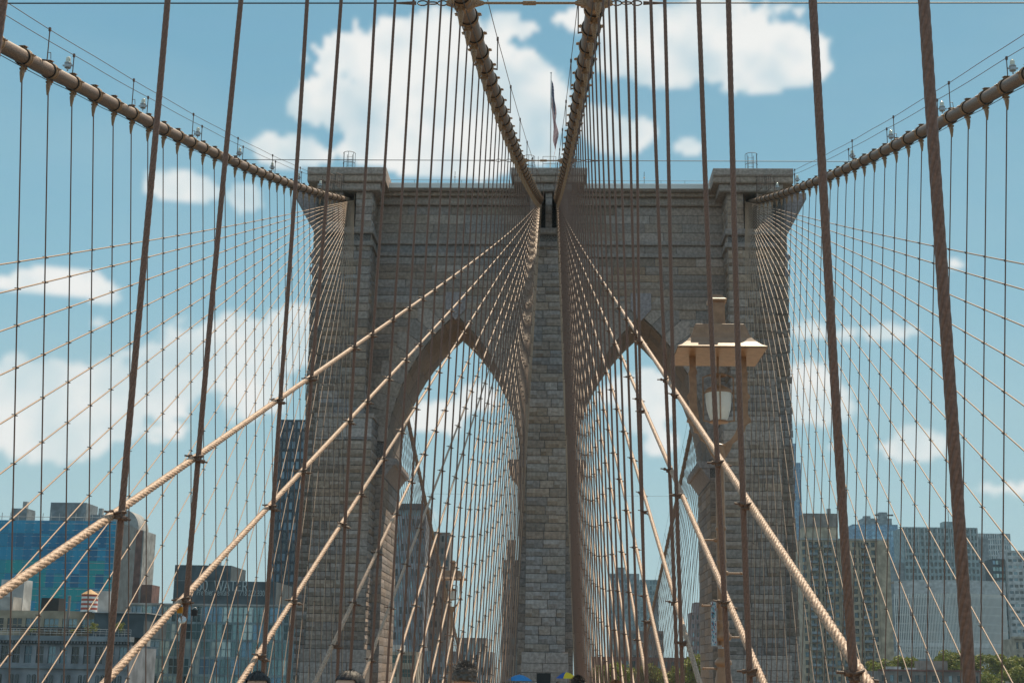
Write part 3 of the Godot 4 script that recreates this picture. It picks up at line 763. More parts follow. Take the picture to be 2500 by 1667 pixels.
func build_cable_fittings() -> void:
	# hand wires, their posts and the string of lights
	var lm := MB.new(); lm.lathe([[.0, .0], [.1, .0], [.12, .02], [.12, .11], [.1, .12], [.1, .15], [.125, .16], [.125, .2], [.09, .22]], 10)
	lm.box(Vector3(.1, .1, 0), Vector3(.16, .05, .05)); lm.box(Vector3(-.1, .1, 0), Vector3(.16, .05, .05)); lm.rod(Vector3(0, 0, 0), Vector3(0, -.1, 0), .03, 6)
	var fix := lm.mesh(M.galvanised)
	var gl := MB.new(); gl.lathe([[.085, .2], [.088, .32], [.075, .39], [.04, .425], [.0, .43]], 10)
	var bulb := mat("lens", lin(.74, .72, .6), .2); var glm := gl.mesh(bulb)
	for sh in SHEETS:
		var s: float = sh[0]; var inner: bool = sh[1]
		var us: Array = hung[sh[2]].filter(func(q): return q < 84.0)
		for w in 2:
			if inner and w == 1: continue
			var off := (-s if (w == 0 or inner) else s) * .33
			var where: String = ["walkway side", "river side"][w]
			var t := thing("hand_wire", "thin hand wire on posts along the %s of the %s main cable" % [where, sh[2]], "wire", Vector3.ZERO, "hand wires")
			var b := MB.new(); var q := PackedVector3Array()
			var far_u := 88.0 if inner else 78.0
			for k in 50:
				var u := lerpf(1.0, far_u, k / 49.0)
				q.push_back(cable_pt(u, s, inner) + Vector3(off, 1.22 - .03 * absf(sin(u * .34)), 0))
			b.tube(q, .013, 5, false); part("wire", b.mesh(M.thin_brown), t)
			var ph := 2 if w == 0 else 0
			for k in range(ph + (1 if s > 0 else 0), us.size(), 4):
				var u: float = us[k] - 1.1 if w == 0 else us[k] - .75
				if u < 2.0: continue
				var p := cable_pt(u, s, inner) + Vector3(off, .1, 0)
				b = MB.new(); b.rod(p, p + Vector3(0, 1.11, 0), .02, 5); b.box(p + Vector3(0, 1.1, 0), Vector3(.07, .12, .07)); b.rod(p + Vector3(0, .03, 0), p + Vector3(-off * .8, .06, 0), .03, 5)
				if not inner: b.rod(p + Vector3(0, .3, 0), p + Vector3(0.1, .3, 0), .012, 4); b.rod(p + Vector3(.1, .3, 0), p + Vector3(.12, .08, 0), .012, 4)
				part("post", b.mesh(M.thin_brown), t)
				if (w == 1) and not inner:
					var n := thing("string_light", "%s small domed light counted from the tower on the %s cable" % [ordinal(int((us.size() - k + 3) / 4)), sh[2]], "lamp", p + Vector3(-.19 if s < 0 else .19, .62, 0), "lights strung along the outer cables")
					part("housing", fix, n); part("globe", glm, n)
	# the rods and guy ropes that hold the cables apart
	var nth := 0
	for u in [77.8, 42.6]:
		nth += 1
		var a := cable_pt(u, -1.0, true); var e := cable_pt(u, 1.0, true)
		var t := thing("tie_rod", ["tan tie rod with turnbuckle between the inner cables at the picture's top", "tan tie rod with turnbuckle between the inner cables near the tower"][nth - 1], "rod", Vector3.ZERO, "tie rods")
		var b := MB.new(); b.rod(a, e, .034, 8); part("rod", b.mesh(M.band_tan), t)
		b = MB.new(); var m := (a + e) * .5; b.rod(m - Vector3(.17, 0, 0), m + Vector3(.17, 0, 0), .062, 8); part("turnbuckle", b.mesh(M.band_tan), t)
		for s in [-1.0, 1.0]:
			b = MB.new()
			var p := cable_pt(u, s, true)
			b.prism(PackedVector2Array([Vector2(.2, -.13), Vector2(.52, -.03), Vector2(.52, .03), Vector2(.2, .13)]), -.05, .05, p, Basis(Vector3(-s, 0, 0), Vector3.UP, Vector3(0, 0, -s)))
			b.prism(PackedVector2Array([Vector2(.2, -.13), Vector2(.45, -.05), Vector2(.45, .05), Vector2(.2, .13)]), -.05, .05, p, Basis(Vector3(s, 0, 0), Vector3.UP, Vector3(0, 0, s)))
			b.lathe([[.23, -.1], [.275, -.1], [.275, .1], [.23, .1]], 16, p, Basis(Vector3.RIGHT, -atan(.22)) * Basis(Vector3.RIGHT, PI / 2))
			part("collar", b.mesh(M.band_tan), t)
			var g := thing("guy_rope", "thin guy rope from %s inner cable out to the outer cable, %s" % ["left" if s < 0 else "right", ["nearer one", "one near the tower"][nth - 1]], "rope", Vector3.ZERO, "guy ropes")
			var far := cable_pt(u, s, false); var p0 := p + Vector3(s * .42, 0, 0)
			b = MB.new(); b.rod(p0 + Vector3(s * 1.1, 0, 0), far, .019, 5); part("rope", b.mesh(M.wire), g)
			for lk in 3:
				b = MB.new(); var c0 := p0 + Vector3(s * (.13 + lk * .26), 0, 0)
				b.ring(c0, Basis(Vector3(1.9, 0, 0), Vector3(0, lk % 2, 1 - lk % 2), Vector3(0, 1 - lk % 2, lk % 2)), .07, .02, 10, 5)
				part("shackle", b.mesh(M.thin_brown), g)
			b = MB.new(); b.rod(p0 + Vector3(s * .82, 0, 0), p0 + Vector3(s * 1.35, 0, 0), .055, 8, .025); part("rope_socket", b.mesh(M.thin_brown), g)
	# padlocks left on the clamp of a left-hand stay
	var cl := Vector3.ZERO
	var st := stay_pt(D - 11.73, reach(1, -1.0), -1.0, true, .1)
	cl = st + Vector3(.02, -.02, .05)
	for k in 3:
		var t := thing(["padlock", "padlock", "padlock"][k], ["yellow padlock hanging on a stay clamp", "round steel padlock hanging below a yellow padlock", "black square padlock beside a yellow padlock"][k], "padlock", cl + [Vector3(.0, -.03, .03), Vector3(.03, -.12, .05), Vector3(.12, -.05, .03)][k], "padlocks on the stay clamp")
		var b := MB.new()
		if k == 1: b.lathe([[.0, -.02], [.045, -.018], [.05, 0], [.045, .018], [.0, .02]], 12, Vector3(0, -.02, 0), Basis(Vector3.RIGHT, 1.3))
		else: b.frustum(-.07, .032, .014, .0, .034, .015); 
		var bodies := [mat("brass", lin(.55, .27, .04), .35, .4), mat("steel", lin(.5, .5, .5), .25, .9), M.black]
		t.scale = Vector3.ONE * .7
		part("lock_body", b.mesh(bodies[k]), t)
		b = MB.new(); b.ring(Vector3(0, 0, 0), Basis(Vector3.RIGHT, PI / 2), .026, .006, 10, 5, 0.0, TAU); part("shackle", b.mesh(M.galvanised), t)

func build_lamp(called: String, label: String, at: Vector3) -> Node3D:
	var t := thing(called, label, "street lamp", at, "walkway lamp posts")
	# heights measured up from the foot, which stands at y = -1.28
	var f := 1.28
	var b := MB.new()
	b.lathe([[.16, 0], [.16, .35], [.12, .5], [.11, 1.9 + .55], [.125, 1.45 + f], [.12, 1.52 + f], [.095, 1.68 + f], [.078, 1.78 + f]], 20)
	b.lathe([[.078, 1.78 + f], [.085, 1.80 + f], [.105, 1.81 + f], [.105, 1.85 + f], [.075, 1.88 + f], [.066, 1.9 + f]], 20)
	b.lathe([[.066, 1.9 + f], [.064, 2.0 + f], [.066, 2.09 + f]], 28, Vector3.ZERO, Basis.IDENTITY, .1)
	b.lathe([[.068, 2.09 + f], [.1, 2.11 + f], [.108, 2.13 + f], [.108, 2.17 + f], [.085, 2.18 + f], [.078, 2.22 + f], [.074, 2.26 + f], [.082, 2.28 + f], [.08, 2.33 + f], [.062, 2.345 + f]], 20)
	part("base", b.mesh(M.lamp_paint), t)
	b = MB.new(); b.lathe([[.061, 2.34 + f], [.057, 4.3 + f], [.06, 4.42 + f]], 20); b.lathe([[.06, 3.45 + f], [.07, 3.46 + f], [.07, 3.49 + f], [.06, 3.5 + f]], 16); b.lathe([[.06, 3.05 + f], [.066, 3.06 + f], [.066, 3.085 + f], [.06, 3.09 + f]], 16)
	part("pole", b.mesh(M.lamp_paint), t)
	for k in 6:   # climbing pegs
		var s := -1.0 if k % 2 == 0 else 1.0
		var y: float = [3.33, 2.92, 2.52, 2.14, 1.76, 1.42][k] + f
		b = MB.new(); b.rod(Vector3(s * .05, y, 0), Vector3(s * .24, y, 0), .011, 8); b.lathe([[0, -.02], [.019, -.008], [.02, .006], [.0, .02]], 8, Vector3(s * .245, y, 0)); b.lathe([[.02, -.02], [.03, 0], [.02, .02]], 8, Vector3(s * .065, y, 0), Basis(Vector3(0, 0, 1), PI / 2))
		part("peg", b.mesh(M.lamp_paint), t)
	# lyre-shaped frame of flat plates
	for s in [-1.0, 1.0]:
		var pl := PackedVector2Array()
		for q in [[.05, 4.33], [.0, 4.52], [.07, 4.55], [.14, 4.6], [.2, 4.68], [.24, 4.78], [.255, 4.9], [.278, 5.05], [.278, 5.36], [.285, 5.43], [.268, 5.46], [.27, 5.49], [.285, 5.52], [.285, 5.68], [.365, 5.68], [.365, 5.5], [.385, 5.46], [.372, 5.42], [.372, 5.21], [.4, 5.17], [.405, 5.15], [.375, 5.11], [.37, 4.93], [.405, 4.86], [.41, 4.83], [.375, 4.815], [.335, 4.77], [.32, 4.7], [.27, 4.68], [.235, 4.6], [.17, 4.55], [.13, 4.45]]:
			pl.push_back(Vector2(s * q[0], q[1] + f))
		b = MB.new(); b.prism(pl, -.028, .028); part("frame_arm", b.mesh(M.lamp_paint), t)
	b = MB.new(); b.lathe([[.06, 4.3], [.075, 4.34], [.085, 4.42], [.07, 4.5], [.085, 4.53], [.0, 4.56]].map(func(q): return [q[0], q[1] + f]), 14); part("boss", b.mesh(M.lamp_paint), t)
	# roof with swept eaves and a chimney
	b = MB.new()
	var prof := [[.565, 5.70], [.50, 5.735], [.44, 5.79], [.39, 5.85], [.355, 5.92], [.33, 6.0], [.31, 6.045], [.305, 6.048]]
	for k in prof.size() - 1: b.frustum(prof[k][1] + f, prof[k][0], prof[k][0], prof[k + 1][1] + f, prof[k + 1][0], prof[k + 1][0], Vector3.ZERO, false)
	b.frustum(5.685 + f, .565, .565, 5.70 + f, .565, .565, Vector3.ZERO, false)
	b.frustum(6.047 + f, .305, .305, 6.052 + f, .29, .29)
	b.frustum(5.68 + f, .56, .56, 5.72 + f, .40, .40, Vector3.ZERO, true)
	part("roof", b.mesh(M.lamp_paint), t)
	b = MB.new(); b.frustum(6.05 + f, .125, .125, 6.07 + f, .12, .12); b.frustum(6.07 + f, .097, .097, 6.42 + f, .092, .092); b.frustum(6.40 + f, .118, .118, 6.43 + f, .122, .122); b.frustum(6.43 + f, .12, .12, 6.45 + f, .09, .09); b.frustum(6.45 + f, .09, .09, 6.50 + f, .062, .062)
	part("chimney", b.mesh(M.lamp_paint), t)
	# the lantern in its cage
	var la := MB.new()
	la.rod(Vector3(0, 5.46 + f, 0), Vector3(0, 5.7 + f, 0), .016, 8); la.ring(Vector3(0, 5.44 + f, 0), Basis.IDENTITY, .1, .014, 16, 5)
	la.rod(Vector3(-.1, 5.44 + f, 0), Vector3(.1, 5.44 + f, 0), .01, 5); la.rod(Vector3(0, 5.3 + f, 0), Vector3(0, 5.46 + f, 0), .014, 6)
	for k in 4:
		var an := k * PI / 2
		var d := Vector3(cos(an), 0, sin(an))
		la.rod(d * .195 + Vector3(0, 4.84 + f, 0), d * .195 + Vector3(0, 5.42 + f, 0), .011, 6); la.rod(d * .1 + Vector3(0, 5.45 + f, 0), d * .195 + Vector3(0, 5.41 + f, 0), .009, 5); la.rod(d * .1 + Vector3(0, 4.83 + f, 0), d * .195 + Vector3(0, 4.85 + f, 0), .009, 5)
		la.rod(d * .165 + Vector3(0, 5.21 + f, 0), d * .2 + Vector3(0, 5.21 + f, 0), .009, 5)
	la.lathe([[.175, 5.2 + f], [.18, 5.22 + f], [.17, 5.25 + f], [.09, 5.3 + f], [.0, 5.31 + f]], 20)
	la.lathe([[.0, 4.80 + f], [.12, 4.82 + f], [.125, 4.835 + f], [.105, 4.85 + f]], 20)
	part("lantern_cage", la.mesh(M.lamp_paint), t)
	b = MB.new(); b.lathe([[.1, 4.84 + f], [.125, 4.9 + f], [.15, 4.99 + f], [.164, 5.09 + f], [.168, 5.2 + f]], 24); part("globe", b.mesh(M.milk_glass), t)
	return t

func build_lamps() -> void:
	var r := build_lamp("lamp_post", "tan lamp post with pagoda roof and milk glass lantern close on the right", P(2.86, -1.34, 18.0))
	build_lamp("lamp_post", "smaller far tan lamp post seen through the left arch", P(-3.3, -1.34, 57.0)).scale = Vector3(1, .925, 1)
	# a narrow plastered sign strapped to the near post
	var s := thing("sticker_sign", "narrow upright metal sign covered in blue stickers, strapped to the lamp post", "sign", r.position + Vector3(-.115, 3.02 + .56, .03))
	var img := Image.create_empty(64, 256, false, Image.FORMAT_RGB8); img.fill(Color(.62, .68, .72))
	var q := RandomNumberGenerator.new(); q.seed = 5
	for k in 90:
		var c: Color = [Color(.13, .32, .45), Color(.3, .55, .68), Color(.85, .87, .86), Color(.08, .12, .18), Color(.55, .2, .22), Color(.2, .5, .55)][q.randi() % 6]
		img.fill_rect(Rect2i(q.randi() % 60, q.randi() % 250, 3 + q.randi() % 16, 3 + q.randi() % 14), c)
	for k in 60: # scribbled lines
		var x := q.randf() * 60; var y := q.randf() * 250; var c := Color(.9, .92, .92) if k % 2 else Color(.1, .1, .2)
		for j in 20:
			img.set_pixel(clampi(int(x), 0, 63), clampi(int(y), 0, 255), c); x += q.randf_range(-1.5, 1.5); y += q.randf_range(-.5, 1.5)
	var sm := mat("stickers", Color.WHITE, .5); sm.albedo_texture = ImageTexture.create_from_image(img)
	var pm := PlaneMesh.new(); pm.size = Vector2(.1, .53); pm.orientation = PlaneMesh.FACE_Z; pm.material = sm
	var b := MB.new(); b.box(Vector3(0, 0, -.004), Vector3(.104, .54, .006)); b.rod(Vector3(.03, .27, -.01), Vector3(.11, .27, -.03), .006, 5); b.rod(Vector3(.03, -.27, -.01), Vector3(.11, -.27, -.03), .006, 5)
	s.rotation.y = -1.0
	part("plate", b.mesh(M.galvanised), s); part("sticker_face", pm, s)
	b = MB.new(); b.lathe([[.063, 0], [.064, .0], [.064, .02], [.063, .02]], 18); part("strap", b.mesh(M.galvanised), s, Transform3D(Basis(Vector3.UP, 1.0), Basis(Vector3.UP, 1.0) * Vector3(.115, -.3, -.03)))

func build_tower_top() -> void:
	for s in [-1.0, 1.0]:
		for q in [[16.9, 41.95, 113.0, 2.0, "outer"], [1.75, 41.95, 114.0, 2.1, "middle"]]:
			var x: float = s * q[0]
			var t := thing("ladder_cage", "%s hooped ladder cage on the %s cap of the tower" % ["left" if s < 0 else "right", q[4]], "ladder", P(x, q[1], q[2]), "ladder cages on the tower top")
			var b := MB.new()
			for k in 5:
				var an := lerpf(-.2, PI + .2, k / 4.0); b.rod(Vector3(cos(an) * .5, -1.2 if q[4] == "outer" else 0.0, sin(an) * .5), Vector3(cos(an) * .5, q[3], sin(an) * .5), .018, 4)
			for y in [.3, q[3] * .55, q[3]]: b.ring(Vector3(0, y, 0), Basis.IDENTITY, .5, .025, 12, 4, -.2, PI + .2)
			part("cage", b.mesh(M.wire), t)
			b = MB.new()
			for e in [-.22, .22]: b.rod(Vector3(e, -1.6 if q[4] == "outer" else 0.0, -.3), Vector3(e, q[3], -.3), .022, 4)
			for k in 8: b.rod(Vector3(-.22, k * .26, -.3), Vector3(.22, k * .26, -.3), .014, 4)
			part("ladder", b.mesh(M.wire), t)
		var l := thing("lightning_rod", "%s small lightning rod with ball on the tower roof" % ("left" if s < 0 else "right"), "rod", P(s * 8.1, 41.55, 115.4), "lightning rods")
		var b2 := MB.new(); b2.rod(Vector3.ZERO, Vector3(0, 1.7, 0), .025, 5); part("rod", b2.mesh(M.wire), l)
		b2 = MB.new(); b2.lathe([[0, -.1], [.1, 0], [.06, .09], [0, .16]], 8, Vector3(0, 1.15, 0)); part("ball", b2.mesh(M.galvanised), l)
		# walkway bridge from the cap down onto the outer cable
		var t2 := thing("cable_ladder", "%s trussed gangway from the outer cap down to the cable" % ("left" if s < 0 else "right"), "ladder", P(s * 17.3, 40.3, 111.2), "gangways at the outer cables")
		b2 = MB.new()
		for e in [-.35, .35]:
			b2.rod(Vector3(e, .9, .3), Vector3(e - s * -.1, .0, 3.6), .025, 4); b2.rod(Vector3(e, -.4, .3), Vector3(e, -1.15, 3.6), .025, 4)
			for k in 4: b2.rod(Vector3(e, .85 - k * .27, .4 + k), Vector3(e, -.45 - k * .24, .4 + k), .018, 4); b2.rod(Vector3(e, .85 - k * .27, .4 + k), Vector3(e, -.69 - k * .24, 1.4 + k), .016, 4)
		part("truss", b2.mesh(M.thin_brown), t2)
	var r := thing("roof_rail", "light pipe rail round the middle cap under the flagpole", "railing", P(0, 41.95, 114.0))
	var b := MB.new()
	for x in [-.95, -.55, .55, .95]: b.rod(Vector3(x, 0, 0), Vector3(x, 2.15, 0), .02, 4)
	b.rod(Vector3(-.55, 2.15, 0), Vector3(.55, 2.15, 0), .02, 4); b.rod(Vector3(-.55, 1.5, 0), Vector3(.55, 1.5, 0), .02, 4)
	part("rail", b.mesh(M.wire), r)
	for s in [-1.0, 1.0]:
		var w := thing("roof_wire", "thin safety wire along the %s part of the tower roof" % ("left" if s < 0 else "right"), "wire", Vector3.ZERO, "safety wires on the tower roof")
		b = MB.new(); b.rod(P(s * 3.3, 41.85, 113.7), P(s * 13.4, 41.85, 113.7), .015, 4); part("wire", b.mesh(M.wire), w)
		for k in 6:
			b = MB.new(); b.rod(P(s * (3.4 + 2 * k), 41.5, 113.7), P(s * (3.4 + 2 * k), 41.87, 113.7), .015, 4); part("post", b.mesh(M.wire), w)
	# flagpole and flag hanging slack
	var fp := thing("flagpole", "tall white flagpole on the middle of the tower", "flagpole", P(.05, 41.95, 119.0))
	b = MB.new(); b.rod(Vector3.ZERO, Vector3(0, 11.85, 0), .075, 10, .045); part("pole", b.mesh(M.white_trim), fp)
	b = MB.new(); b.lathe([[0, -.1], [.1, 0], [0, .1]], 10, Vector3(0, 11.95, 0)); part("finial", b.mesh(M.galvanised), fp)
	var img := Image.create_empty(190, 130, false, Image.FORMAT_RGB8); img.fill(Color(.86, .86, .86))
	for k in range(0, 13, 2): img.fill_rect(Rect2i(0, k * 10, 190, 10), Color(.6, .02, .06))
	img.fill_rect(Rect2i(0, 0, 76, 70), Color(.07, .1, .26))
	for y in 9:
		for x in (6 if y % 2 == 0 else 5): img.fill_rect(Rect2i(4 + x * 12 + (0 if y % 2 == 0 else 6), 2 + y * 7, 4, 4), Color(.9, .9, .9))
	var fm := mat("flag_cloth", Color.WHITE, .8); fm.albedo_texture = ImageTexture.create_from_image(img); fm.cull_mode = BaseMaterial3D.CULL_DISABLED; fm.backlight_enabled = true; fm.backlight = Color(.12, .1, .1)
	var st := SurfaceTool.new(); st.begin(Mesh.PRIMITIVE_TRIANGLES)
	var nx := 16; var ny := 14
	for j in ny + 1:
		for i in nx + 1:
			var u := float(i) / nx; var v := float(j) / ny
			# slack cloth: the fly droops down along the pole in folds
			var x := .06 + .56 * pow(u, .6) * (1.0 - .45 * v) + .12 * sin(u * 15.0 + v * 3.0) * u
			var y := -v * 2.6 - u * 5.4 + .1 * sin(u * 9.0)
			st.set_uv(Vector2(u, v)); st.add_vertex(Vector3(x, y, .22 * sin(u * 19.0 + v * 2.0) * u))
	for j in ny:
		for i in nx:
			var a := j * (nx + 1) + i
			for k in [a, a + 1, a + nx + 1, a + 1, a + nx + 2, a + nx + 1]: st.add_index(k)
	st.generate_normals(); st.set_material(fm)
	var fl := thing("flag", "slack stars and stripes flag hanging from the flagpole", "flag", P(.05, 53.2, 119.0))
	part("cloth", st.commit(), fl)
	b = MB.new(); b.rod(Vector3(.03, .1, 0), Vector3(.06, -2.6, 0), .015, 4); part("halyard", b.mesh(M.white_trim), fl)

# ---------------------------------------------------------------- the city behind
const GY := -38.5
func glass_mats(called: String, cols: Array, rough := 0.12, shine := 0.0) -> Array:
	var a := []
	for k in cols.size():
		var m := mat(called + str(k), lin(cols[k][0], cols[k][1], cols[k][2]), rough); m.metallic_specular = 0.6; m.metallic = shine
		a.append(m)
	return a

var cubes := {}
func cube(m: Material) -> BoxMesh:
	if not cubes.has(m):
		var b := BoxMesh.new(); b.size = Vector3.ONE; b.material = m; cubes[m] = b
	return cubes[m]

func slab(called: String, m: Material, t: Node3D, x0: float, x1: float, y0: float, y1: float, z0: float, z1: float) -> MeshInstance3D:   # z measured ahead of the camera
	var b := MB.new(); b.span(P(x0, y0, z0) - t.position, P(x1, y1, z1) - t.position)
	return part(called, b.mesh(m), t)

# a wall with real openings: piers and bands stand proud of panes set back in between
func facade(t: Node3D, x0: float, x1: float, y0: float, y1: float, z: float, depth: float, nx: int, ny: int, fw: float, fh: float, wall: Material, panes: Array, set_back := .35, vary := 0.0, mull := 0, seed_ := 1) -> void:
	var r := RandomNumberGenerator.new(); r.seed = seed_
	var w := (x1 - x0) / nx; var h := (y1 - y0) / ny
	var o := t.position
	var b := MB.new()
	b.span(P(x0 + .02, GY, z + set_back) - o, P(x1 - .02, y1 - .02, z + depth) - o)
	b.span(P(x0, GY, z) - o, P(x1, y0, z + set_back + .05) - o)
	var px := w * (1.0 - fw); var py := h * (1.0 - fh)
	for i in nx + 1:
		var xa := maxf(x0, x0 + i * w - px * .5); var xb := minf(x1, x0 + i * w + px * .5)
		b.span(P(xa, y0, z) - o, P(xb, y1, z + set_back + .05) - o)
	for j in ny + 1:
		var ya := maxf(y0, y0 + j * h - py * .6); var yb := minf(y1, y0 + j * h + py * .4)
		b.span(P(x0 + .03, ya, z + .03) - o, P(x1 - .03, yb, z + set_back + .04) - o)
	part("wall", b.mesh(wall), t)
	var count := 0
	var rest := MB.new()
	for j in range(ny - 1, -1, -1):
		for i in nx:
			var c := P(x0 + (i + .5) * w, y0 + (j + .5) * h + py * -.1, z + set_back - .05) - o
			var m: Material = panes[r.randi() % panes.size()]
			if count < 300:
				var p := part("window", cube(m), t, Transform3D(Basis.from_scale(Vector3(w * fw, h * fh, .06)), c))
				if mull > 0 and j >= ny - 8:
					var mb := MB.new()
					for k in range(1, mull + 1): mb.box(Vector3(-.5 + float(k) / (mull + 1), 0, .8), Vector3(.05, 1, 1.2))
					mb.box(Vector3(0, 0, .8), Vector3(1, .05, 1.2))
					part("frame", mb.mesh(wall), p)
			else: rest.box(c, Vector3(w * fw, h * fh, .06))
			count += 1
	if rest.v.size() > 0: part("windows", rest.mesh(panes[0]), t).set_meta("kind", "stuff")

func building(called: String, label: String, x: float, z: float) -> Node3D:
	return thing(called, label, "building", P(x, GY, z))

func build_city() -> void:
	var cn := noise_tex(0.02, Color(.78, .78, .78), Color(1, 1, 1), 31, 256, 5)
	for q in [["brick_red", .24, .12, .10], ["brick_brown", .27, .235, .215], ["beige", .50, .41, .30], ["grey_blue", .25, .29, .32], ["slate", .085, .115, .135], ["concrete", .42, .42, .41], ["pale", .52, .54, .55], ["cream", .46, .41, .33], ["teal_grey", .27, .36, .39], ["dark_blue", .03, .05, .075], ["blue_steel", .2, .36, .52], ["pink_brick", .32, .235, .23], ["old_grey", .28, .30, .33]]:
		textured(q[0], lin(q[1], q[2], q[3]), cn, null, .05, .85)
	var dark := glass_mats("dark_pane", [[.02, .03, .036], [.035, .05, .06], [.06, .085, .1], [.012, .016, .02]])
	var sky_pane := glass_mats("sky_pane", [[.10, .16, .20], [.16, .24, .28], [.06, .10, .13], [.24, .32, .35]], .12, .35)
	var teal := glass_mats("teal_pane", [[.18, .30, .32], [.28, .40, .41], [.12, .21, .23], [.42, .52, .52], [.04, .07, .08], [.14, .26, .36]], .12, .4)
	var mixed := dark + [sky_pane[1], sky_pane[3]]
	# --- left: block wrapped in blue netting
	var t := building("netted_building", "tall block wrapped in blue and teal scaffold netting at far left", -147, 420)
	facade(t, -172, -130, -4, 43, 421.5, 20, 16, 12, .45, .6, M.slate, dark, .4, 0, 0, 2)
	var nets := []
	for q in [[.012, .29, .50], [.01, .23, .44], [.012, .36, .46], [.012, .40, .43], [.015, .34, .58], [.01, .18, .36]]:
		var m := mat("net%d" % nets.size(), lin(q[0], q[1], q[2]), .8); m.transparency = BaseMaterial3D.TRANSPARENCY_ALPHA; m.albedo_color.a = .76; nets.append(m)
	var poles := MB.new()
	for k in 18: poles.rod(P(-172 + k * 2.47, GY, 420.4) - t.position, P(-172 + k * 2.47, 45.2, 420.4) - t.position, .1, 4)
	for k in 26: poles.rod(P(-172, -4 + k * 1.92, 420.3) - t.position, P(-130, -4 + k * 1.92, 420.1) - t.position, .09, 4)
	for k in 12: poles.rod(P(-170 + k * 3.4, -4 + (k * 13) % 40, 420.3) - t.position, P(-168 + k * 3.4, 0 + (k * 13) % 40, 420.3) - t.position, .05, 4)
	part("scaffold", poles.mesh(M.pale), t)
	for j in 12:
		for i in 17:
			var x := -172 + i * 2.47; var y := -4 + j * 3.92
			var b := MB.new(); var sag := rng.randf_range(.05, .3)
			b.quad(P(x, y, 420.2) - t.position, P(x + 1.23, y, 420.2 - sag) - t.position, P(x + 1.23, y + 3.85, 420.2 - sag * .5) - t.position, P(x, y + 3.85, 420.2) - t.position)
			b.quad(P(x + 1.23, y, 420.2 - sag) - t.position, P(x + 2.45, y, 420.2) - t.position, P(x + 2.45, y + 3.85, 420.2) - t.position, P(x + 1.23, y + 3.85, 420.2 - sag * .5) - t.position)
			var green := 1 if (j > 2 and j < 9) else 0
			part("net_panel", b.mesh(nets[[0, 1, 4, 5][rng.randi() % 4] if rng.randf() > .55 * green else [2, 3][rng.randi() % 2]]), t)
	slab("penthouse", M.grey_blue, t, -151.9, -141, 43, 48.9, 425, 436); slab("penthouse", M.grey_blue, t, -163.7, -159, 43, 47.0, 425, 432); slab("penthouse", M.grey_blue, t, -139.5, -135, 43, 45.3, 425, 432)
	slab("chimney", M.concrete, t, -160.8, -159.6, 47, 49.2, 426, 427.5); slab("chimney", M.concrete, t, -137.5, -136.3, 45.2, 47.4, 426, 427.5)
	# --- brick and grey tower with a rounded crown
	t = building("rounded_tower", "red brick and grey tower with a quarter-round grey crown", -139, 460)
	facade(t, -146, -133, -6, 44, 460, 14, 5, 15, .5, .55, M.concrete, sky_pane, .3, 0, 0, 3)
	for x in [-146.2, -140.9, -135.4]: slab("brick_pier", M.brick_red, t, x, x + 2.0, -6, 44.1, 459.6, 461)
	var b := MB.new(); var pl := PackedVector2Array([Vector2(-146.4, 44.05)])
	pl.push_back(Vector2(-146.4, 49.5)); pl.push_back(Vector2(-145, 50.7))
	for k in 9:
		var an := k / 8.0 * PI / 2; pl.push_back(Vector2(-140.0 + 5.0 * sin(an), 44.05 + 6.6 * cos(an)))
	b.prism(pl, -472, -460.5, -t.position); part("crown", b.mesh(M.concrete), t)
	slab("annexe", M.brick_red, t, -132.9, -129.4, GY, 26.7, 461, 470)
	# --- dark sign wall
	t = building("sign_building", "dark slate building with white lettering on its top storey", -75, 330)
	slab("wall", M.slate, t, -87.4, -63.6, GY, 20.6, 330, 350); slab("upper_wall", M.slate, t, -87.4, -74.3, 20.6, 24.2, 330, 346); slab("coping", M.grey_blue, t, -87.5, -74.2, 20.55, 20.7, 329.9, 331); slab("lower_band", M.concrete, t, -87.4, -63.6, 12.5, 15.3, 329.9, 331)
	for k in 2: slab("vent", M.galvanised, t, -78.6 + k * .8, -78.2 + k * .8, 24.2, 25.7, 333, 333.5)
	slab("rooftop_unit", M.slate, t, -80, -78, 24.2, 24.7, 332, 335)
	var ink := mat("sign_white", lin(.36, .42, .44), .6)
	for q in [["60  WATER", 2.35, -82.0, 18.35, -70.2], ["Premier Rentals   |   718.222.330", 1.25, -81.9, 16.95, -66.2]]:
		var tm := TextMesh.new(); tm.text = q[0]; var ft := SystemFont.new(); ft.font_names = PackedStringArray(["Droid Sans"]); tm.font = ft; tm.font_size = 64; tm.pixel_size = q[1] / 46.0; tm.depth = .1; tm.horizontal_alignment = HORIZONTAL_ALIGNMENT_LEFT; tm.vertical_alignment = VERTICAL_ALIGNMENT_BOTTOM; tm.material = ink
		var wid := tm.get_aabb().size.x; var lo := tm.get_aabb().position
		var sx: float = (q[4] - q[2]) / maxf(wid, .1)
		part("lettering", tm, t, Transform3D(Basis.from_scale(Vector3(sx, 1, 1)), P(q[2], q[3], 329.93) - t.position - Vector3(lo.x * sx, lo.y, 0)))
	# --- glass block
	t = building("glass_building", "low pale teal glass block below the lettered sign", -60, 260)
	facade(t, -76.2, -44.5, -6.2, 12.2, 260, 20, 17, 6, .9, .86, M.teal_grey, teal, .22, 0, 1, 5)
	for k in 34:
		var x := -76.2 + k * .93 + rng.randf_range(-.15, .15)
		slab("glass_fin", M.pale, t, x, x + .07, 9.4, 11.7, 259.6, 260) if k % 2 == 0 else slab("glass_fin", M.teal_grey, t, x, x + .09, -6, 12, 259.85, 260)
	slab("parapet", M.concrete, t, -76.3, -44.4, 12.2, 12.5, 259.8, 280)
	# --- old grey warehouse
	t = building("old_warehouse", "old grey stone building with cornice and arched windows at lower left", -78, 230)
	facade(t, -92, -67.2, 1.4, 4.6, 230, 16, 13, 1, .62, .82, M.old_grey, sky_pane + dark, .35, 0, 1, 6)
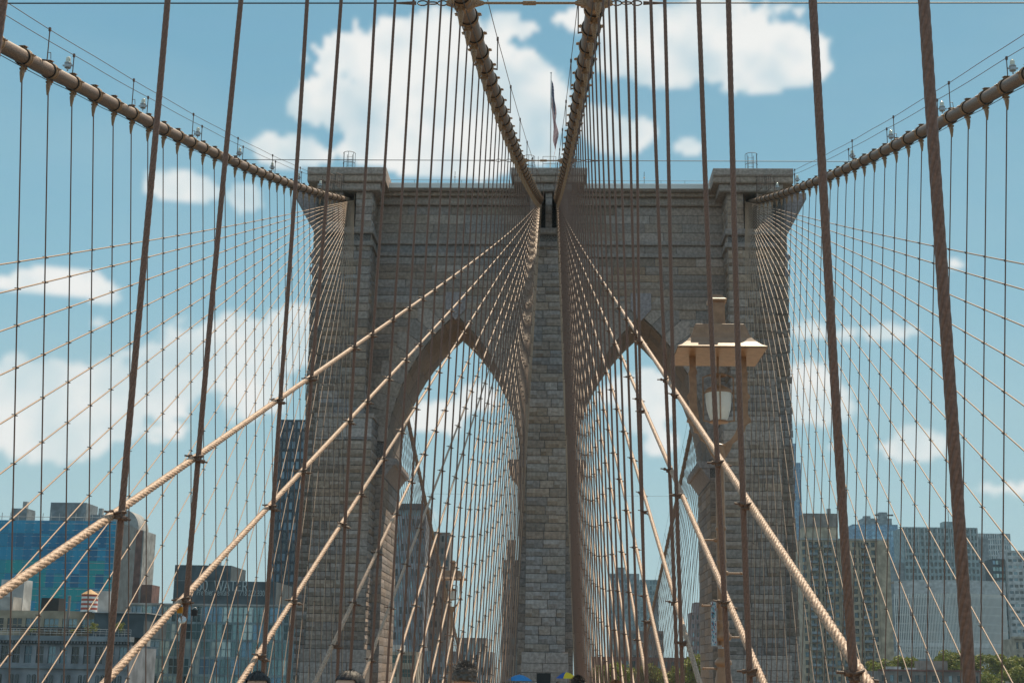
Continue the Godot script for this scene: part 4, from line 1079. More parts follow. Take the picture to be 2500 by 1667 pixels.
	for k in 18: # arched windows, in pairs
		var x := -91.2 + (k / 2) * 2.75 + (k % 2) * .85
		b = MB.new(); var ap := PackedVector2Array([Vector2(x - .3, -2.6), Vector2(x + .3, -2.6)])
		for j in 7: ap.push_back(Vector2(x + .3 * cos(PI * j / 6.0), -.4 + .3 * sin(PI * j / 6.0)))
		b.prism(ap, -229.99, -229.93, -t.position); var w := part("arched_window", b.mesh(dark[k % 4]), t)
		b = MB.new(); b.span(P(x - .03, -2.6, 229.86) - t.position, P(x + .03, -.15, 229.93) - t.position); b.span(P(x - .45, -2.8, 229.7) - t.position, P(x + .45, -2.6, 229.97) - t.position); part("frame", b.mesh(M.old_grey), w)
	slab("string_course", M.grey_blue, t, -92.1, -67.1, .8, 1.1, 229.6, 230.1); slab("string_course", M.grey_blue, t, -92.1, -67.1, -3.4, -3.1, 229.6, 230.1)
	slab("cornice", M.grey_blue, t, -92.3, -66.9, 5.1, 5.9, 229.2, 231.5); slab("frieze", M.slate, t, -92.1, -67.0, 4.6, 5.1, 229.7, 231)
	for k in 50: slab("dentil", M.old_grey, t, -92 + k * .5, -91.75 + k * .5, 4.75, 5.1, 229.45, 229.7)
	facade(t, -93.7, -75.2, 5.9, 10.1, 238, 14, 6, 1, .8, .5, M.beige, dark + sky_pane, .3, 0, 2, 7)
	slab("plant_room", M.slate, t, -75.1, -66.8, 5.9, 9.8, 236, 250); slab("roof_edge", M.pale, t, -75.4, -66.5, 9.8, 9.95, 235.6, 250); slab("pergola", M.black, t, -88, -75.5, 7.1, 7.35, 233.5, 237.9)
	b = MB.new()
	for k in 26: b.rod(P(-92 + k, 5.9, 229.8) - t.position, P(-92 + k, 7.0, 229.8) - t.position, .025, 4)
	for y in [6.3, 6.65, 7.0]: b.rod(P(-92, y, 229.8) - t.position, P(-67, y, 229.8) - t.position, .025, 4)
	part("roof_railing", b.mesh(M.galvanised), t)
	slab("chimney", M.brick_brown, t, -79.2, -78.9, 5.9, 12.4, 234.5, 235); slab("rooftop_unit", M.black, t, -85.6, -82.6, 10.1, 12.3, 240, 243); slab("rooftop_unit", M.concrete, t, -94, -90.4, 10.1, 12.4, 240, 244); slab("rooftop_unit", M.pale, t, -95, -91, 10.1, 15.6, 246, 250)
	b = MB.new(); b.span(P(-79.5, GY, 246) - t.position, P(-70, 10.0, 252) - t.position); b.frustum(10.0 - GY, 1.7, 1.2, 14.0 - GY, 1.7, 1.2, P(-78.4, 0, 250) - P(t.position.x, 0, -t.position.z)); part("stair_tower", b.mesh(M.pale), t)
	# --- striped water tank
	var wt := thing("water_tank", "rooftop water tank painted in red and white stripes with a tan conical roof", "water tank", P(-76.6, 9.95, 237.5))
	var red := mat("tank_red", lin(.42, .07, .04), .6)
	for k in 8:
		b = MB.new(); b.lathe([[1.33, k * .36], [1.33, k * .36 + .36]], 20); part("stripe", b.mesh(red if k % 2 == 1 else M.white_trim), wt)
	b = MB.new(); b.lathe([[1.45, 2.85], [1.42, 2.92], [.0, 3.75]], 20); part("conical_roof", b.mesh(mat("tank_roof", lin(.5, .3, .13), .7)), wt)
	b = MB.new(); b.lathe([[0, .01], [1.33, .01]], 20); part("floor", b.mesh(M.black), wt)
	# --- dark glass tower at the bridge tower's shoulder
	t = building("dark_glass_tower", "tall dark blue glass tower just left of the bridge tower", -93, 500)
	facade(t, -99, -84, -6, 87.8, 500, 16, 9, 26, .66, .72, M.dark_blue, glass_mats("night_pane", [[.05, .12, .2], [.02, .04, .07], [.12, .24, .34], [.015, .025, .04]]), .4, 0, 0, 8)
	# --- in the left arch
	t = building("brick_tower", "grey apartment tower with pale top storey in the left arch", -34, 330)
	facade(t, -40, -29.4, -4, 36.2, 330, 14, 9, 14, .5, .55, M.old_grey, mixed, .3, 0, 0, 9)
	slab("crown", M.teal_grey, t, -40, -29.6, 36.2, 37.6, 330.3, 343); slab("crown_cap", M.slate, t, -40.2, -29.4, 37.6, 39.0, 330, 344)
	t = building("brick_tower", "plain lower brown brick tower right of the pale-topped one", -29, 360)
	facade(t, -32, -26, -4, 35.2, 360, 12, 5, 13, .45, .5, M.brick_brown, mixed, .3, 0, 0, 10)
	t = building("cream_block", "low cream block with dark green window bands in the left arch", -20.5, 200)
	facade(t, -23.2, -18.3, -5.5, 3.9, 200, 12, 2, 5, .82, .55, M.cream, glass_mats("green_pane", [[.02, .06, .055], [.03, .08, .07]]), .25, 0, 1, 11)
	slab("rooftop_unit", M.pale, t, -22.4, -20.4, 3.9, 4.8, 202, 205)
	t = building("low_block", "long low grey brick block behind the left arch", -20, 300)
	facade(t, -28.5, -12.2, -5, 5.2, 300, 14, 13, 4, .55, .6, M.grey_blue, mixed, .3, 0, 0, 12)
	t = building("low_block", "small flat roofed brown block above the long low block", -19, 320)
	facade(t, -21, -14.4, 0, 8.4, 320, 10, 5, 2, .5, .5, M.brick_brown, mixed, .3, 0, 0, 13)
	t = building("brick_tower", "slim dark brick tower close to the middle pier of the bridge tower", -11, 420)
	facade(t, -14.8, -6.5, -4, 33, 420, 14, 6, 12, .5, .55, M.brick_brown, mixed, .3, 0, 0, 14); slab("penthouse", M.brick_brown, t, -13.6, -11.2, 33, 39, 422, 426)
	# --- in the right arch
	t = building("blue_grey_tower", "hazy blue-grey stepped tower in the right arch", 44, 900)
	facade(t, 34.6, 53, -8, 61.2, 900, 20, 10, 22, .55, .6, M.grey_blue, sky_pane, .4, 0, 0, 15); slab("setback", M.grey_blue, t, 38.7, 44.1, 61.2, 65.2, 903, 912)
	t = building("blue_glass_tower", "narrow hazy blue glass tower right of the stepped one", 65, 1000)
	facade(t, 59.3, 72, -8, 63.8, 1000, 20, 6, 20, .7, .7, M.teal_grey, sky_pane, .4, 0, 0, 16)
	t = building("brick_block", "dark brick block at the foot of the right arch", 31, 500)
	facade(t, 20, 38, -6, 15.4, 500, 14, 10, 6, .45, .5, M.brick_brown, mixed, .3, 0, 0, 17)
	t = building("pink_brick_tower", "pinkish brick stepped tower beside the right pier", 60, 600)
	facade(t, 56.8, 66, -6, 25.8, 600, 14, 5, 9, .45, .5, M.pink_brick, mixed, .3, 0, 0, 18); slab("setback", M.pink_brick, t, 58.5, 66, 25.8, 30, 601, 612)
	t = building("low_block", "wide low brick row behind the right arch trees", 30, 450)
	facade(t, 12, 52, -6, 6, 450, 14, 20, 3, .5, .5, M.brick_red, mixed, .3, 0, 0, 19)
	# --- right of the tower
	t = building("balcony_block", "beige apartment block with stacks of dark balconies right of the bridge tower", 121, 600)
	facade(t, 103, 139.3, -8, 56.2, 600, 18, 14, 20, .62, .62, M.beige, dark + [sky_pane[0], sky_pane[2]], .9, 0, 0, 20)
	for c in [106.0, 112.0, 119.0, 127.5]:
		for j in 20:
			slab("balcony", M.grey_blue, t, c, c + 3.5, -8 + j * 3.21, -6.95 + j * 3.21, 597.9, 599.98); slab("balcony_side", M.beige, t, c - .25, c, -8 + j * 3.21, -4.85 + j * 3.21, 598.3, 599.98)
	slab("end_wall", M.beige, t, 134.6, 139.5, GY, 56.4, 599.6, 601); slab("roof_edge", M.concrete, t, 102.8, 139.6, 56.2, 56.9, 599.4, 618)
	slab("penthouse", M.beige, t, 105.2, 119.5, 56.9, 62.1, 605, 616); slab("tank_house", M.brick_brown, t, 105.2, 119.6, 62.1, 67.8, 604.7, 616.3); slab("flue", M.concrete, t, 115.5, 117, 67.8, 70, 606, 607.5)
	t = building("blue_glass_tower", "pale blue glass tower with a rough unfinished crown behind the balcony block", 245, 1100)
	facade(t, 228, 262.3, -8, 114, 1100, 24, 12, 30, .75, .7, M.blue_steel, glass_mats("blue_pane", [[.12, .26, .40], [.18, .34, .48], [.10, .2, .32], [.26, .42, .54]], .12, .4), .4, 0, 0, 21)
	slab("crown", M.grey_blue, t, 236.3, 258.7, 114, 119, 1103, 1120); slab("crown", M.grey_blue, t, 250, 256, 119, 124, 1105, 1112); slab("crown", M.slate, t, 247, 261, 121.5, 122.6, 1107, 1109); slab("crown", M.grey_blue, t, 238, 243, 119, 121, 1105, 1110)
	t = building("teal_tower", "broad grey-teal office tower with vertical ribs at right", 268, 1000)
	facade(t, 242.2, 293.5, -8, 102.3, 1000, 30, 18, 24, .6, .62, M.teal_grey, dark, .5, 0, 0, 22)
	for k in 12: slab("rib", M.pale, t, 243 + k * 4.5, 243.5 + k * 4.5, 80, 102.3, 999.4, 1000.1)
	slab("shoulder", M.grey_blue, t, 231, 242.2, GY, 78, 1002, 1025); slab("shoulder", M.grey_blue, t, 293.5, 301, GY, 96, 1002, 1025); slab("roof_house", M.teal_grey, t, 272, 284, 102.3, 107, 1006, 1016); b = MB.new(); b.rod(Vector3(0, 0, 0), Vector3(0, 9, 0), .2, 4); part("mast", b.mesh(M.wire), t, Transform3D(Basis.IDENTITY, P(276, 107, 1008) - t.position))
	t = building("pale_tower", "whitish striped office tower behind the grey-teal one", 350, 1150)
	facade(t, 338, 363, -8, 113, 1150, 24, 14, 28, .5, .75, M.pale, sky_pane, .4, 0, 0, 23)
	t = building("slab_tower", "grey slab tower with wide windows at the right edge", 289, 900)
	facade(t, 281.5, 300, -8, 78.4, 900, 20, 6, 22, .75, .45, M.pale, dark + sky_pane, .4, 0, 0, 24)
	t = building("dark_tower", "small dark teal block left of the slab tower", 277.5, 905)
	facade(t, 273.7, 281.4, -8, 73.5, 905, 16, 4, 20, .8, .6, M.dark_blue, teal, .3, 0, 0, 25)
	# curved courthouse-like block with vertical fins
	t = building("curved_building", "broad rounded pale building with white vertical fins at right", 222, 800)
	b = MB.new(); var gl := MB.new(); var fins := []
	var cx := 222.0; var rad := 36.0; var half := 31.0
	var segs := 40
	for k in segs:
		var xa := -half + 2 * half * k / segs; var xb := -half + 2 * half * (k + 1) / segs
		var za := 800 + rad - sqrt(rad * rad - xa * xa * .9); var zb := 800 + rad - sqrt(rad * rad - xb * xb * .9)
		for rr in [[GY, -3.0, 0.0], [46.0, 53.3, -.3], [17.0, 19.5, -.2]]:
			b.quad(P(cx + xa, rr[0], za + rr[2]) - t.position, P(cx + xb, rr[0], zb + rr[2]) - t.position, P(cx + xb, rr[1], zb + rr[2]) - t.position, P(cx + xa, rr[1], za + rr[2]) - t.position)
			b.quad(P(cx + xa, rr[1], za + rr[2]) - t.position, P(cx + xb, rr[1], zb + rr[2]) - t.position, P(cx + xb, rr[1], 840) - t.position, P(cx + xa, rr[1], 840) - t.position)
		for j in 10:
			var y0 := -3 + j * 4.7
			var g := MB.new(); g.quad(P(cx + xa, y0 + .35, za + .6) - t.position, P(cx + xb, y0 + .35, zb + .6) - t.position, P(cx + xb, y0 + 4.3, zb + .6) - t.position, P(cx + xa, y0 + 4.3, za + .6) - t.position)
			if k % 2 == 0 and count_ok(t, 290): part("window", g.mesh(sky_pane[rng.randi() % 4]), t)
			else: gl.add(g)
		for j in 11: b.quad(P(cx + xa, -3.3 + j * 4.7, za + .3) - t.position, P(cx + xb, -3.3 + j * 4.7, zb + .3) - t.position, P(cx + xb, -2.6 + j * 4.7, zb + .3) - t.position, P(cx + xa, -2.6 + j * 4.7, za + .3) - t.position)
		var f := MB.new()
		for e in [0.0, .5]:
			var x := lerpf(xa, xb, e); f.span(P(cx + x - .16, -3, lerpf(za, zb, e) - .25) - t.position, P(cx + x + .16, 46.2, lerpf(za, zb, e) + .7) - t.position)
		part("fin", f.mesh(M.white_trim), t)
	part("wall", b.mesh(M.pale), t); part("windows", gl.mesh(sky_pane[1]), t).set_meta("kind", "stuff")
	t = building("low_block", "plain grey low wall-like block in front of the curved building", 177, 700)
	slab("wall", M.grey_blue, t, 160, 196, GY, 9.5, 700, 716); slab("upper_wall", M.pale, t, 160.2, 172, 9.5, 12.8, 702, 712)
	var fp := thing("flagpole", "thin white flagpole with small flag before the curved building", "flagpole", P(168.5, GY, 690))
	b = MB.new(); b.rod(Vector3.ZERO, Vector3(0, 78, 0), .22, 6, .12); part("pole", b.mesh(M.white_trim), fp)
	b = MB.new(); b.box(Vector3(.35, 70, 0), Vector3(.5, 4.5, .1), Basis(Vector3(0, 0, 1), .1)); part("flag", b.mesh(M.pink_brick), fp)
	t = building("brick_row", "low dark brick building with cluttered roof at lower right", 85, 330)
	facade(t, 73.6, 96, -6, 2.6, 330, 14, 12, 3, .45, .5, M.brick_brown, mixed, .3, 0, 0, 27)
	slab("parapet", M.brick_red, t, 73.5, 96.1, 2.6, 3.0, 329.8, 331); slab("bulkhead", M.brick_brown, t, 84, 90, 2.6, 5.0, 334, 340); slab("rooftop_unit", M.pale, t, 76, 79, 2.8, 3.6, 332, 334); slab("rooftop_unit", M.pale, t, 80.2, 82.4, 2.8, 3.4, 332, 334)
	t = building("cream_house", "ornate cream house at the lower right corner", 162, 500)
	facade(t, 157.2, 168, -6, 14.4, 500, 14, 5, 5, .4, .55, M.cream, dark, .35, 0, 0, 28); slab("cornice", M.cream, t, 157, 168.2, 14.4, 15.2, 499.4, 503)
	t = building("slender_tower", "very tall slender blue tower peeking out behind the bridge tower's right edge", 221, 1300)
	facade(t, 216, 224.2, -8, 190, 1300, 16, 4, 40, .7, .7, M.blue_steel, glass_mats("slender_pane", [[.06, .16, .32], [.1, .22, .38]]), .4, 0, 0, 29); slab("spire", M.blue_steel, t, 216, 220.5, 190, 208, 1302, 1312)

func count_ok(t: Node, n: int) -> bool:
	var k := 0
	for c in t.get_children():
		if String(c.name).begins_with("window"): k += 1
	return k < n

# ---------------------------------------------------------------- trees and plants
func leaves(b: MB, o: Vector3, r: float, flat: float, n: int, size: float, q: RandomNumberGenerator) -> void:
	var lobes := []
	for k in 9: lobes.append([Vector3(q.randf_range(-.62, .62), q.randf_range(-.5, .62) * flat, q.randf_range(-.62, .62)) * r, q.randf_range(.3, .52) * r])
	for k in n:
		var l: Array = lobes[q.randi() % 9]
		var d := Vector3(q.randfn(), q.randfn(), q.randfn()).normalized() * pow(q.randf(), .45)
		var p: Vector3 = o + l[0] + d * l[1] * Vector3(1, .8, 1)
		var a := Vector3(q.randfn(), q.randfn() * .6, q.randfn()).normalized() * size * q.randf_range(.6, 1.3); var e := a.cross(Vector3(q.randfn(), q.randfn(), q.randfn())).normalized() * size * q.randf_range(.4, .8)
		var g := q.randf_range(.75, 1.25); b.col = Color(.2 * g + q.randf() * .05, .22 * g, .04 * g)
		b.quad(p - a, p - e, p + a, p + e)

func build_trees() -> void:
	var lm := mat("foliage", Color.WHITE, .7); lm.vertex_color_use_as_albedo = true; lm.backlight_enabled = true; lm.backlight = Color(.55, .6, .2); lm.cull_mode = BaseMaterial3D.CULL_DISABLED
	var bark := mat("bark", lin(.09, .07, .05), .9)
	var kinds := []
	for k in 3:
		var q := RandomNumberGenerator.new(); q.seed = 40 + k
		var c := MB.new(); leaves(c, Vector3(0, 9.0, 0), 5.0, .85, 2600, .36, q)
		var tr := MB.new(); tr.tube(PackedVector3Array([Vector3.ZERO, Vector3(.1, 2.5, 0), Vector3(-.1, 5, .1), Vector3(.1, 8, 0)]), .4, 8, true, .12)
		for j in 6:
			var an := j * 1.05; tr.tube(PackedVector3Array([Vector3(0, 3.8 + j * .4, 0), Vector3(cos(an) * 1.4, 6 + j * .4, sin(an) * 1.4), Vector3(cos(an) * 3.0, 7.5 + j * .5, sin(an) * 3.0)]), .16, 5, false, .04)
		kinds.append([c.mesh(lm), tr.mesh(bark)])
	var rows := [[13, 300, -9.5, 1.0], [19.5, 305, -9.0, 1.05], [25, 298, -9.6, .95], [31, 302, -8.6, 1.1], [37, 310, -9.4, 1.0], [90.5, 402, -7.0, 1.0], [97, 405, -6.6, 1.05], [103, 400, -7.4, 1.0], [111, 410, -5.4, 1.1], [116, 420, -5.6, 1.1], [121, 426, -4.6, 1.15], [127, 420, -6.2, 1.1], [134, 425, -6.6, 1.1], [113, 380, -9.0, 1.0], [120, 378, -8.4, 1.0], [128, 380, -8.8, 1.0]]
	var where := ["left of", "second in", "middle of", "fourth in", "right of"]
	for k in rows.size():
		var r: Array = rows[k]
		var lab := ""
		if k < 5: lab = "bright green street tree low in the right arch, %s the row of five" % where[k]
		elif k < 8: lab = "leafy green tree before the grey wall, %s of three from the left" % ordinal(k - 4)
		elif k < 13: lab = "tall leafy tree at lower right, %s of the back five from the left" % ordinal(k - 7)
		else: lab = "leafy tree at lower right, %s of the front three from the left" % ordinal(k - 12)
		var g: float = r[2] - GY
		var t := thing("street_tree", lab, "tree", P(r[0], GY, r[1]), "street trees")
		# the foot stands far below on the street: a tall trunk carries the crown up to the height seen
		var b := MB.new(); b.tube(PackedVector3Array([Vector3.ZERO, Vector3(.2, g * .5, 0), Vector3(0, g + .5, 0)]), .55, 8, true, .38); part("trunk", b.mesh(bark), t)
		part("crown", kinds[k % 3][0], t, Transform3D(Basis(Vector3.UP, k * 1.3).scaled(Vector3.ONE * r[3]), Vector3(0, g, 0))); part("limbs", kinds[k % 3][1], t, Transform3D(Basis(Vector3.UP, k * 1.3).scaled(Vector3.ONE * r[3]), Vector3(0, g, 0)))
	var lit := ["yellow-green roof terrace shrub left of the dark rope", "dark green roof terrace shrub beside the glass block", "low pale planter shrub on the left of the roof terrace", "low planter shrub on the roof terrace below the tank"]
	var spots := [[-73.4, 1.3], [-69.2, 1.35], [-83.0, .6], [-76.6, .5]]
	for k in 4:
		var q := RandomNumberGenerator.new(); q.seed = 60 + k
		var t := thing("roof_shrub", lit[k], "shrub", P(spots[k][0], 5.9, 230.6), "shrubs on the roof terrace")
		var b := MB.new(); leaves(b, Vector3(0, .35 + spots[k][1] * .75, 0), spots[k][1], .8, 420, .11, q); part("foliage", b.mesh(lm), t)
		b = MB.new(); b.box(Vector3(0, .18, 0), Vector3(1.0, .36, .6)); b.rod(Vector3(0, .3, 0), Vector3(0, .9, 0), .05, 5); part("planter", b.mesh(M.slate), t)

# ---------------------------------------------------------------- people
func smin(a: float, b: float, k: float) -> float:
	var h := clampf(.5 + .5 * (b - a) / k, 0, 1)
	return lerpf(b, a, h) - k * h * (1 - h)

func bone(p: Vector3, b: Array) -> float:   # tapered capsule
	var a: Vector3 = b[0]; var d: Vector3 = b[1] - a
	var h := clampf((p - a).dot(d) / d.length_squared(), 0, 1)
	return (p - a - d * h).length() - lerpf(b[2], b[3], h)

func nets(bones: Array, lo: Vector3, hi: Vector3, cell: float, k: float, paint: Callable, into: MB) -> void:   # surface nets
	var nx := int((hi.x - lo.x) / cell) + 1; var ny := int((hi.y - lo.y) / cell) + 1; var nz := int((hi.z - lo.z) / cell) + 1
	var f := PackedFloat32Array(); f.resize(nx * ny * nz); f.fill(1.0)
	for b in bones:
		var m: float = maxf(b[2], b[3]) + k + cell
		var a0 := ((b[0] as Vector3).min(b[1]) - Vector3.ONE * m - lo) / cell; var a1 := ((b[0] as Vector3).max(b[1]) + Vector3.ONE * m - lo) / cell
		for z in range(maxi(0, int(a0.z)), mini(nz, int(a1.z) + 1)):
			for y in range(maxi(0, int(a0.y)), mini(ny, int(a1.y) + 1)):
				for x in range(maxi(0, int(a0.x)), mini(nx, int(a1.x) + 1)):
					var i := (z * ny + y) * nx + x
					var d := bone(lo + Vector3(x, y, z) * cell, b)
					f[i] = smin(f[i], d, k) if f[i] < .99 else d
	var id := PackedInt32Array(); id.resize(nx * ny * nz); id.fill(-1)
	for z in nz - 1:
		for y in ny - 1:
			for x in nx - 1:
				var s := 0; var acc := Vector3.ZERO; var c := 0
				var g := []
				for q in 8: g.append(f[((z + (q >> 2)) * ny + y + ((q >> 1) & 1)) * nx + x + (q & 1)])
				for q in 8: s += 1 if g[q] < 0.0 else 0
				if s == 0 or s == 8: continue
				for ed in [[0, 1], [2, 3], [4, 5], [6, 7], [0, 2], [1, 3], [4, 6], [5, 7], [0, 4], [1, 5], [2, 6], [3, 7]]:
					var u: float = g[ed[0]]; var w: float = g[ed[1]]
					if (u < 0) == (w < 0): continue
					var t := u / (u - w)
					var p := Vector3(ed[0] & 1, (ed[0] >> 1) & 1, ed[0] >> 2).lerp(Vector3(ed[1] & 1, (ed[1] >> 1) & 1, ed[1] >> 2), t)
					acc += p; c += 1
				var p := lo + (Vector3(x, y, z) + acc / c) * cell
				var nrm := Vector3(g[1] + g[3] + g[5] + g[7] - g[0] - g[2] - g[4] - g[6], g[2] + g[3] + g[6] + g[7] - g[0] - g[1] - g[4] - g[5], g[4] + g[5] + g[6] + g[7] - g[0] - g[1] - g[2] - g[3]).normalized()
				into.col = paint.call(p)
				id[(z * ny + y) * nx + x] = into.vert(p, nrm)
	for z in range(1, nz - 1):
		for y in range(1, ny - 1):
			for x in range(1, nx - 1):
				var a := f[(z * ny + y) * nx + x] < 0.0
				for ax in 3:
					var d: int = [1, nx, nx * ny][ax]; var i := (z * ny + y) * nx + x
					if a == (f[i + d] < 0.0): continue
					var e: int = [nx, nx * ny, 1][ax]; var h: int = [nx * ny, 1, nx][ax]
					var q := [id[i], id[i - e], id[i - e - h], id[i - h]]
					if q.min() < 0: continue
					if a: into.ix.append_array(PackedInt32Array([q[0], q[2], q[1], q[0], q[3], q[2]]))
					else: into.ix.append_array(PackedInt32Array([q[0], q[1], q[2], q[0], q[2], q[3]]))

func figure(skin: Color, top: Color, legs: Color) -> MB:   # a walking adult 1.72 m tall facing +z, one skin
	var b := MB.new(); var V := func(x, y, z): return Vector3(x, y, z)
	var bones := [[V.call(0, 1.0, 0), V.call(0, 1.2, .0), .135, .125], [V.call(-.07, 1.28, 0), V.call(.07, 1.28, 0), .135, .135], [V.call(-.15, 1.4, 0), V.call(.15, 1.4, 0), .065, .065], [V.call(0, 1.4, -.01), V.call(0, 1.54, .015), .058, .052], [V.call(-.08, .95, 0), V.call(.08, .95, 0), .115, .115]]
	for s in [-1.0, 1.0]:
		var st: float = s * .11
		bones.append_array([[V.call(s * .09, .92, 0), V.call(s * .1, .5, st * .6), .085, .058], [V.call(s * .1, .5, st * .6), V.call(s * .1, .1, st - .06), .056, .036], [V.call(s * .1, .05, st - .09), V.call(s * .115, .035, st + .11), .042, .034]])
		bones.append_array([[V.call(s * .19, 1.39, 0), V.call(s * .235, 1.1, -.03 - st * .4), .052, .04], [V.call(s * .235, 1.1, -.03 - st * .4), V.call(s * .24, .87, .05 - st * .6), .038, .026]])
	nets(bones, Vector3(-.36, -.01, -.3), Vector3(.36, 1.62, .32), .02, .03, func(p): return skin if p.y > 1.46 or (absf(p.x) > .2 and p.y < 1.16) else (top if p.y > .97 else (legs if p.y > .1 else Color(.04, .04, .045))), b)
	for s in [-1.0, 1.0]:   # hands: palm, four fingers and a thumb
		var w := Vector3(s * .24, .86, .05 - s * .066)
		var hb := [[w, w + Vector3(0, -.075, .005), .026, .028], [w + Vector3(0, -.03, .024), w + Vector3(-s * .012, -.075, .05), .012, .009]]
		for k in 4:
			var o := w + Vector3(0, -.085, -.027 + k * .018); var ln: float = [.055, .07, .075, .066][k]
			hb.append([o, o + Vector3(-s * .006, -ln * .55, .002), .0095, .009]); hb.append([o + Vector3(-s * .006, -ln * .55, .002), o + Vector3(-s * .022, -ln, .004), .009, .0075])
		nets(hb, w + Vector3(-.06, -.19, -.06), w + Vector3(.06, .03, .08), .006, .006, func(_p): return skin, b)
	var c := Vector3(0, 1.62, .02)    # head
	nets([[c + Vector3(0, .035, -.02), c + Vector3(0, .03, .01), .088, .085], [c + Vector3(0, -.03, .02), c + Vector3(0, -.07, .04), .07, .048], [c + Vector3(0, .005, .09), c + Vector3(0, -.03, .112), .012, .016], [c + Vector3(-.03, -.058, .085), c + Vector3(.03, -.058, .085), .012, .012], [c + Vector3(-.085, .0, 0), c + Vector3(-.09, -.03, -.005), .014, .012], [c + Vector3(.085, .0, 0), c + Vector3(.09, -.03, -.005), .014, .012], [c + Vector3(-.04, .03, .086), c + Vector3(.04, .03, .086), .012, .012], [Vector3(0, 1.5, .0), c + Vector3(0, -.04, 0), .05, .05]], c + Vector3(-.13, -.15, -.14), c + Vector3(.13, .15, .15), .009, .014, func(p): return Color(.33, .1, .08) if absf(p.x) < .028 and p.y < 1.571 and p.y > 1.553 and p.z > .1 else skin, b)
	b.col = Color(.03, .02, .02)
	for s in [-1.0, 1.0]: b.lathe([[0, -.011], [.011, 0], [0, .011]], 8, c + Vector3(s * .034, .008, .094))
	return b

func hair_shape(long: float, spiky: float, tone: Color, seed_: int) -> MB:
	var b := MB.new(); var q := RandomNumberGenerator.new(); q.seed = seed_
	var c := Vector3(0, 1.655, -.0)
	var nu := 26; var nv := 13
	var p := []
	for j in nv + 1:
		var row := []
		for i in nu:
			var f := TAU * i / nu; var g := lerpf(0, 1.95 + long * .2, float(j) / nv)
			if sin(f) > .25 and g > 1.05: g = 1.05 + (g - 1.05) * .12     # open over the face
			var r := .112 + spiky * q.randf_range(-.012, .014) + .003 * sin(i * 3.0)
			var d := Vector3(cos(f) * sin(g) * .92, cos(g) * .95, sin(f) * sin(g) * 1.08 - .008)
			var v := c + d * r
			if long > 0.0 and sin(f) < .25 and g > 1.6: v.y -= long * (g - 1.6) * .55
			row.append(v)
		p.append(row)
	for j in nv:
		for i in nu:
			var g := q.randf_range(.7, 1.3); b.col = Color(tone.r * g, tone.g * g, tone.b * g)
			b.quad(p[j][i], p[j][(i + 1) % nu], p[j + 1][(i + 1) % nu], p[j + 1][i])
	for k in int(120 + 1300 * spiky):   # loose strands
		var f := q.randf() * TAU; var gg := q.randf_range(0, 1.25)
		var d := Vector3(cos(f) * sin(gg) * .92, cos(gg) * .95, sin(f) * sin(gg) * 1.05)
		var o := c + d * .108; var w := (d + Vector3(q.randfn(), q.randfn() * .3, q.randfn()) * (.9 - .3 * spiky)).normalized() * q.randf_range(.012, .03) * (1.0 + spiky * .5)
		var sd := w.cross(Vector3(q.randfn(), q.randfn(), q.randfn())).normalized() * .0022
		var g := q.randf_range(.6, 1.7); b.col = Color(tone.r * g, tone.g * g, tone.b * g)
		b.quad(o - sd, o + sd, o + w + sd * .3, o + w - sd * .3)
	return b

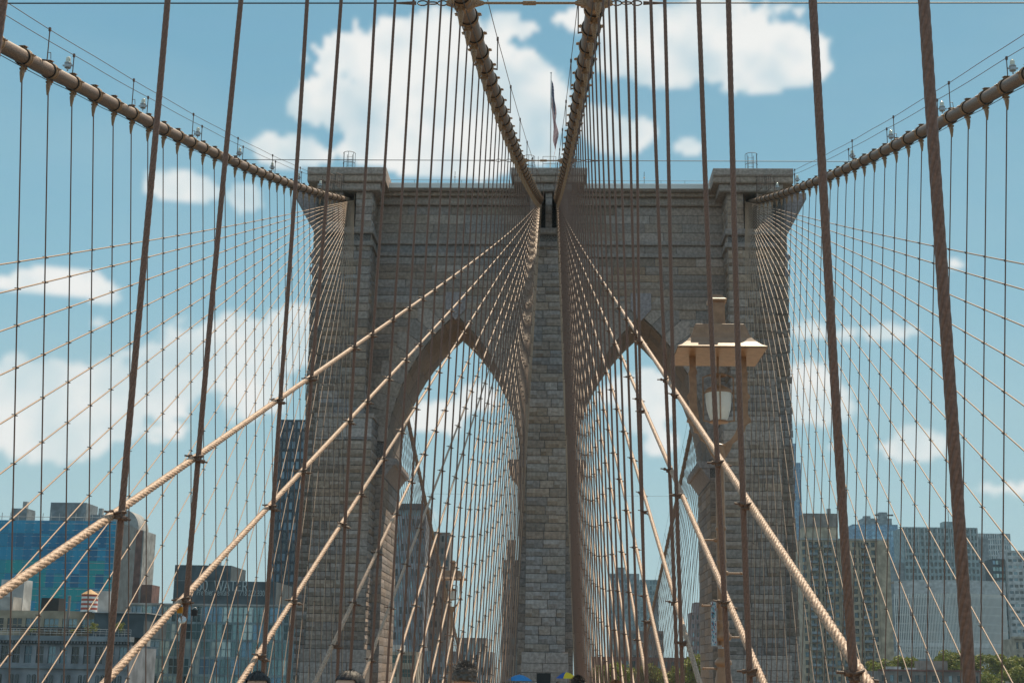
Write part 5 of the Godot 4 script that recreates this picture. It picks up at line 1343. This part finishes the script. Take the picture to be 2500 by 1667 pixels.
func build_people() -> void:
	var sm := mat("person_skin", Color.WHITE, .65); sm.vertex_color_use_as_albedo = true
	var hm := mat("hair", Color.WHITE, .62); hm.vertex_color_use_as_albedo = true; hm.cull_mode = BaseMaterial3D.CULL_DISABLED
	var skin := [Color(.42, .26, .18), Color(.5, .32, .23), Color(.28, .16, .1)]
	var bodies := []
	for k in 3: bodies.append(figure(skin[k], [Color(.5, .5, .5), Color(.08, .1, .16), Color(.4, .12, .1)][k], [Color(.05, .06, .1), Color(.2, .18, .14), Color(.06, .06, .06)][k]).mesh(sm))
	# x, distance, height, facing, body, hair long, spiky, hair colour, label
	var who := [
		[-1.42, 10.8, 1.70, 0.1, 0, .5, .0, Color(.012, .01, .01), "person with smooth black hair at the bottom edge, leftmost of the near heads"],
		[-.62, 10.0, 1.715, -.5, 1, .5, .0, Color(.01, .009, .01), "person with parted black hair and bare forehead, second near head from left"],
		[.03, 12.3, 1.80, PI, 1, .0, .9, Color(.1, .085, .075), "person with short grey hair seen from behind, below the left arch"],
		[-.08, 13.0, 1.63, PI, 1, .0, .0, Color(.3, .2, .14), "person with light brown hair just left of the grey-haired head"],
		[1.12, 21.0, 1.74, PI, 2, .2, .9, Color(.02, .014, .012), "person with dark tousled hair right of the middle pier"],
		[1.62, 20.0, 1.68, PI, 0, .2, 1.0, Color(.2, .1, .045), "person with curly light brown hair at the bottom, right of the dark tousled head"],
		[-.35, 88.0, 1.62, 0.0, 0, .0, .0, Color(.6, .6, .6), "tiny far person in a white cap before the dark door"],
		[1.35, 86.0, 1.62, 0.0, 1, .0, .0, Color(.6, .6, .6), "tiny far person in a white cap under the yellow and blue umbrella"],
		[.95, 80.0, 1.72, 0.3, 2, .4, .2, Color(.01, .01, .01), "tiny far person with black hair between door and umbrella"],
		[-1.2, 84.0, 1.66, 0.0, 1, .0, .0, Color(.02, .015, .012), "tiny far dark-haired person under the blue umbrella"],
		[-.75, 82.0, 1.63, 0.0, 2, .3, .0, Color(.015, .012, .01), "tiny far dark-haired person left of the door"],
		[1.75, 38.0, 1.66, PI, 2, .0, .1, Color(.01, .01, .01), "small far person with black hair right of the curly head"]]
	for q in who:
		var t := thing("person", q[8], "person", P(q[0], walk_y(q[1]), q[1]), "people on the walkway")
		t.rotation.y = q[3]; t.scale = Vector3.ONE * (q[2] / 1.765)
		part("body", bodies[q[4]], t)
		part("hair", hair_shape(q[5], q[6], q[7], int(q[1] * 10)).mesh(hm), t)
	var um := [["umbrella", "bright blue vendor umbrella left of the dark door", [Color(.03, .25, .6)], -1.65, 100.0, .95, 1.55], ["umbrella", "yellow and blue vendor umbrella right of the dark door", [Color(.75, .55, .02), Color(.02, .09, .35)], 1.55, 98.0, .75, 1.75]]
	for q in um:
		var t := thing(q[0], q[1], "umbrella", P(q[3], walk_y(q[4]), q[4]), "vendor umbrellas")
		var hgt: float = 2.15 if q[3] < 0 else 2.35
		for k in 8:
			var m := MB.new(); m.col = q[2][(k / 2) % q[2].size()]
			var a0 := TAU * k / 8 + .3; var a1 := TAU * (k + 1) / 8 + .3
			for j in 3:
				var r0: float = q[5] * j / 3.0; var r1: float = q[5] * (j + 1) / 3.0
				var h0: float = hgt - .42 * pow(j / 3.0, 1.7); var h1: float = hgt - .42 * pow((j + 1) / 3.0, 1.7)
				m.quad(Vector3(cos(a0) * r0, h0, sin(a0) * r0), Vector3(cos(a1) * r0, h0, sin(a1) * r0), Vector3(cos(a1) * r1, h1, sin(a1) * r1), Vector3(cos(a0) * r1, h1, sin(a0) * r1))
			part("panel", m.mesh(sm), t)
		var b := MB.new(); b.rod(Vector3.ZERO, Vector3(0, hgt + .06, 0), .02, 6); part("pole", b.mesh(M.galvanised), t)
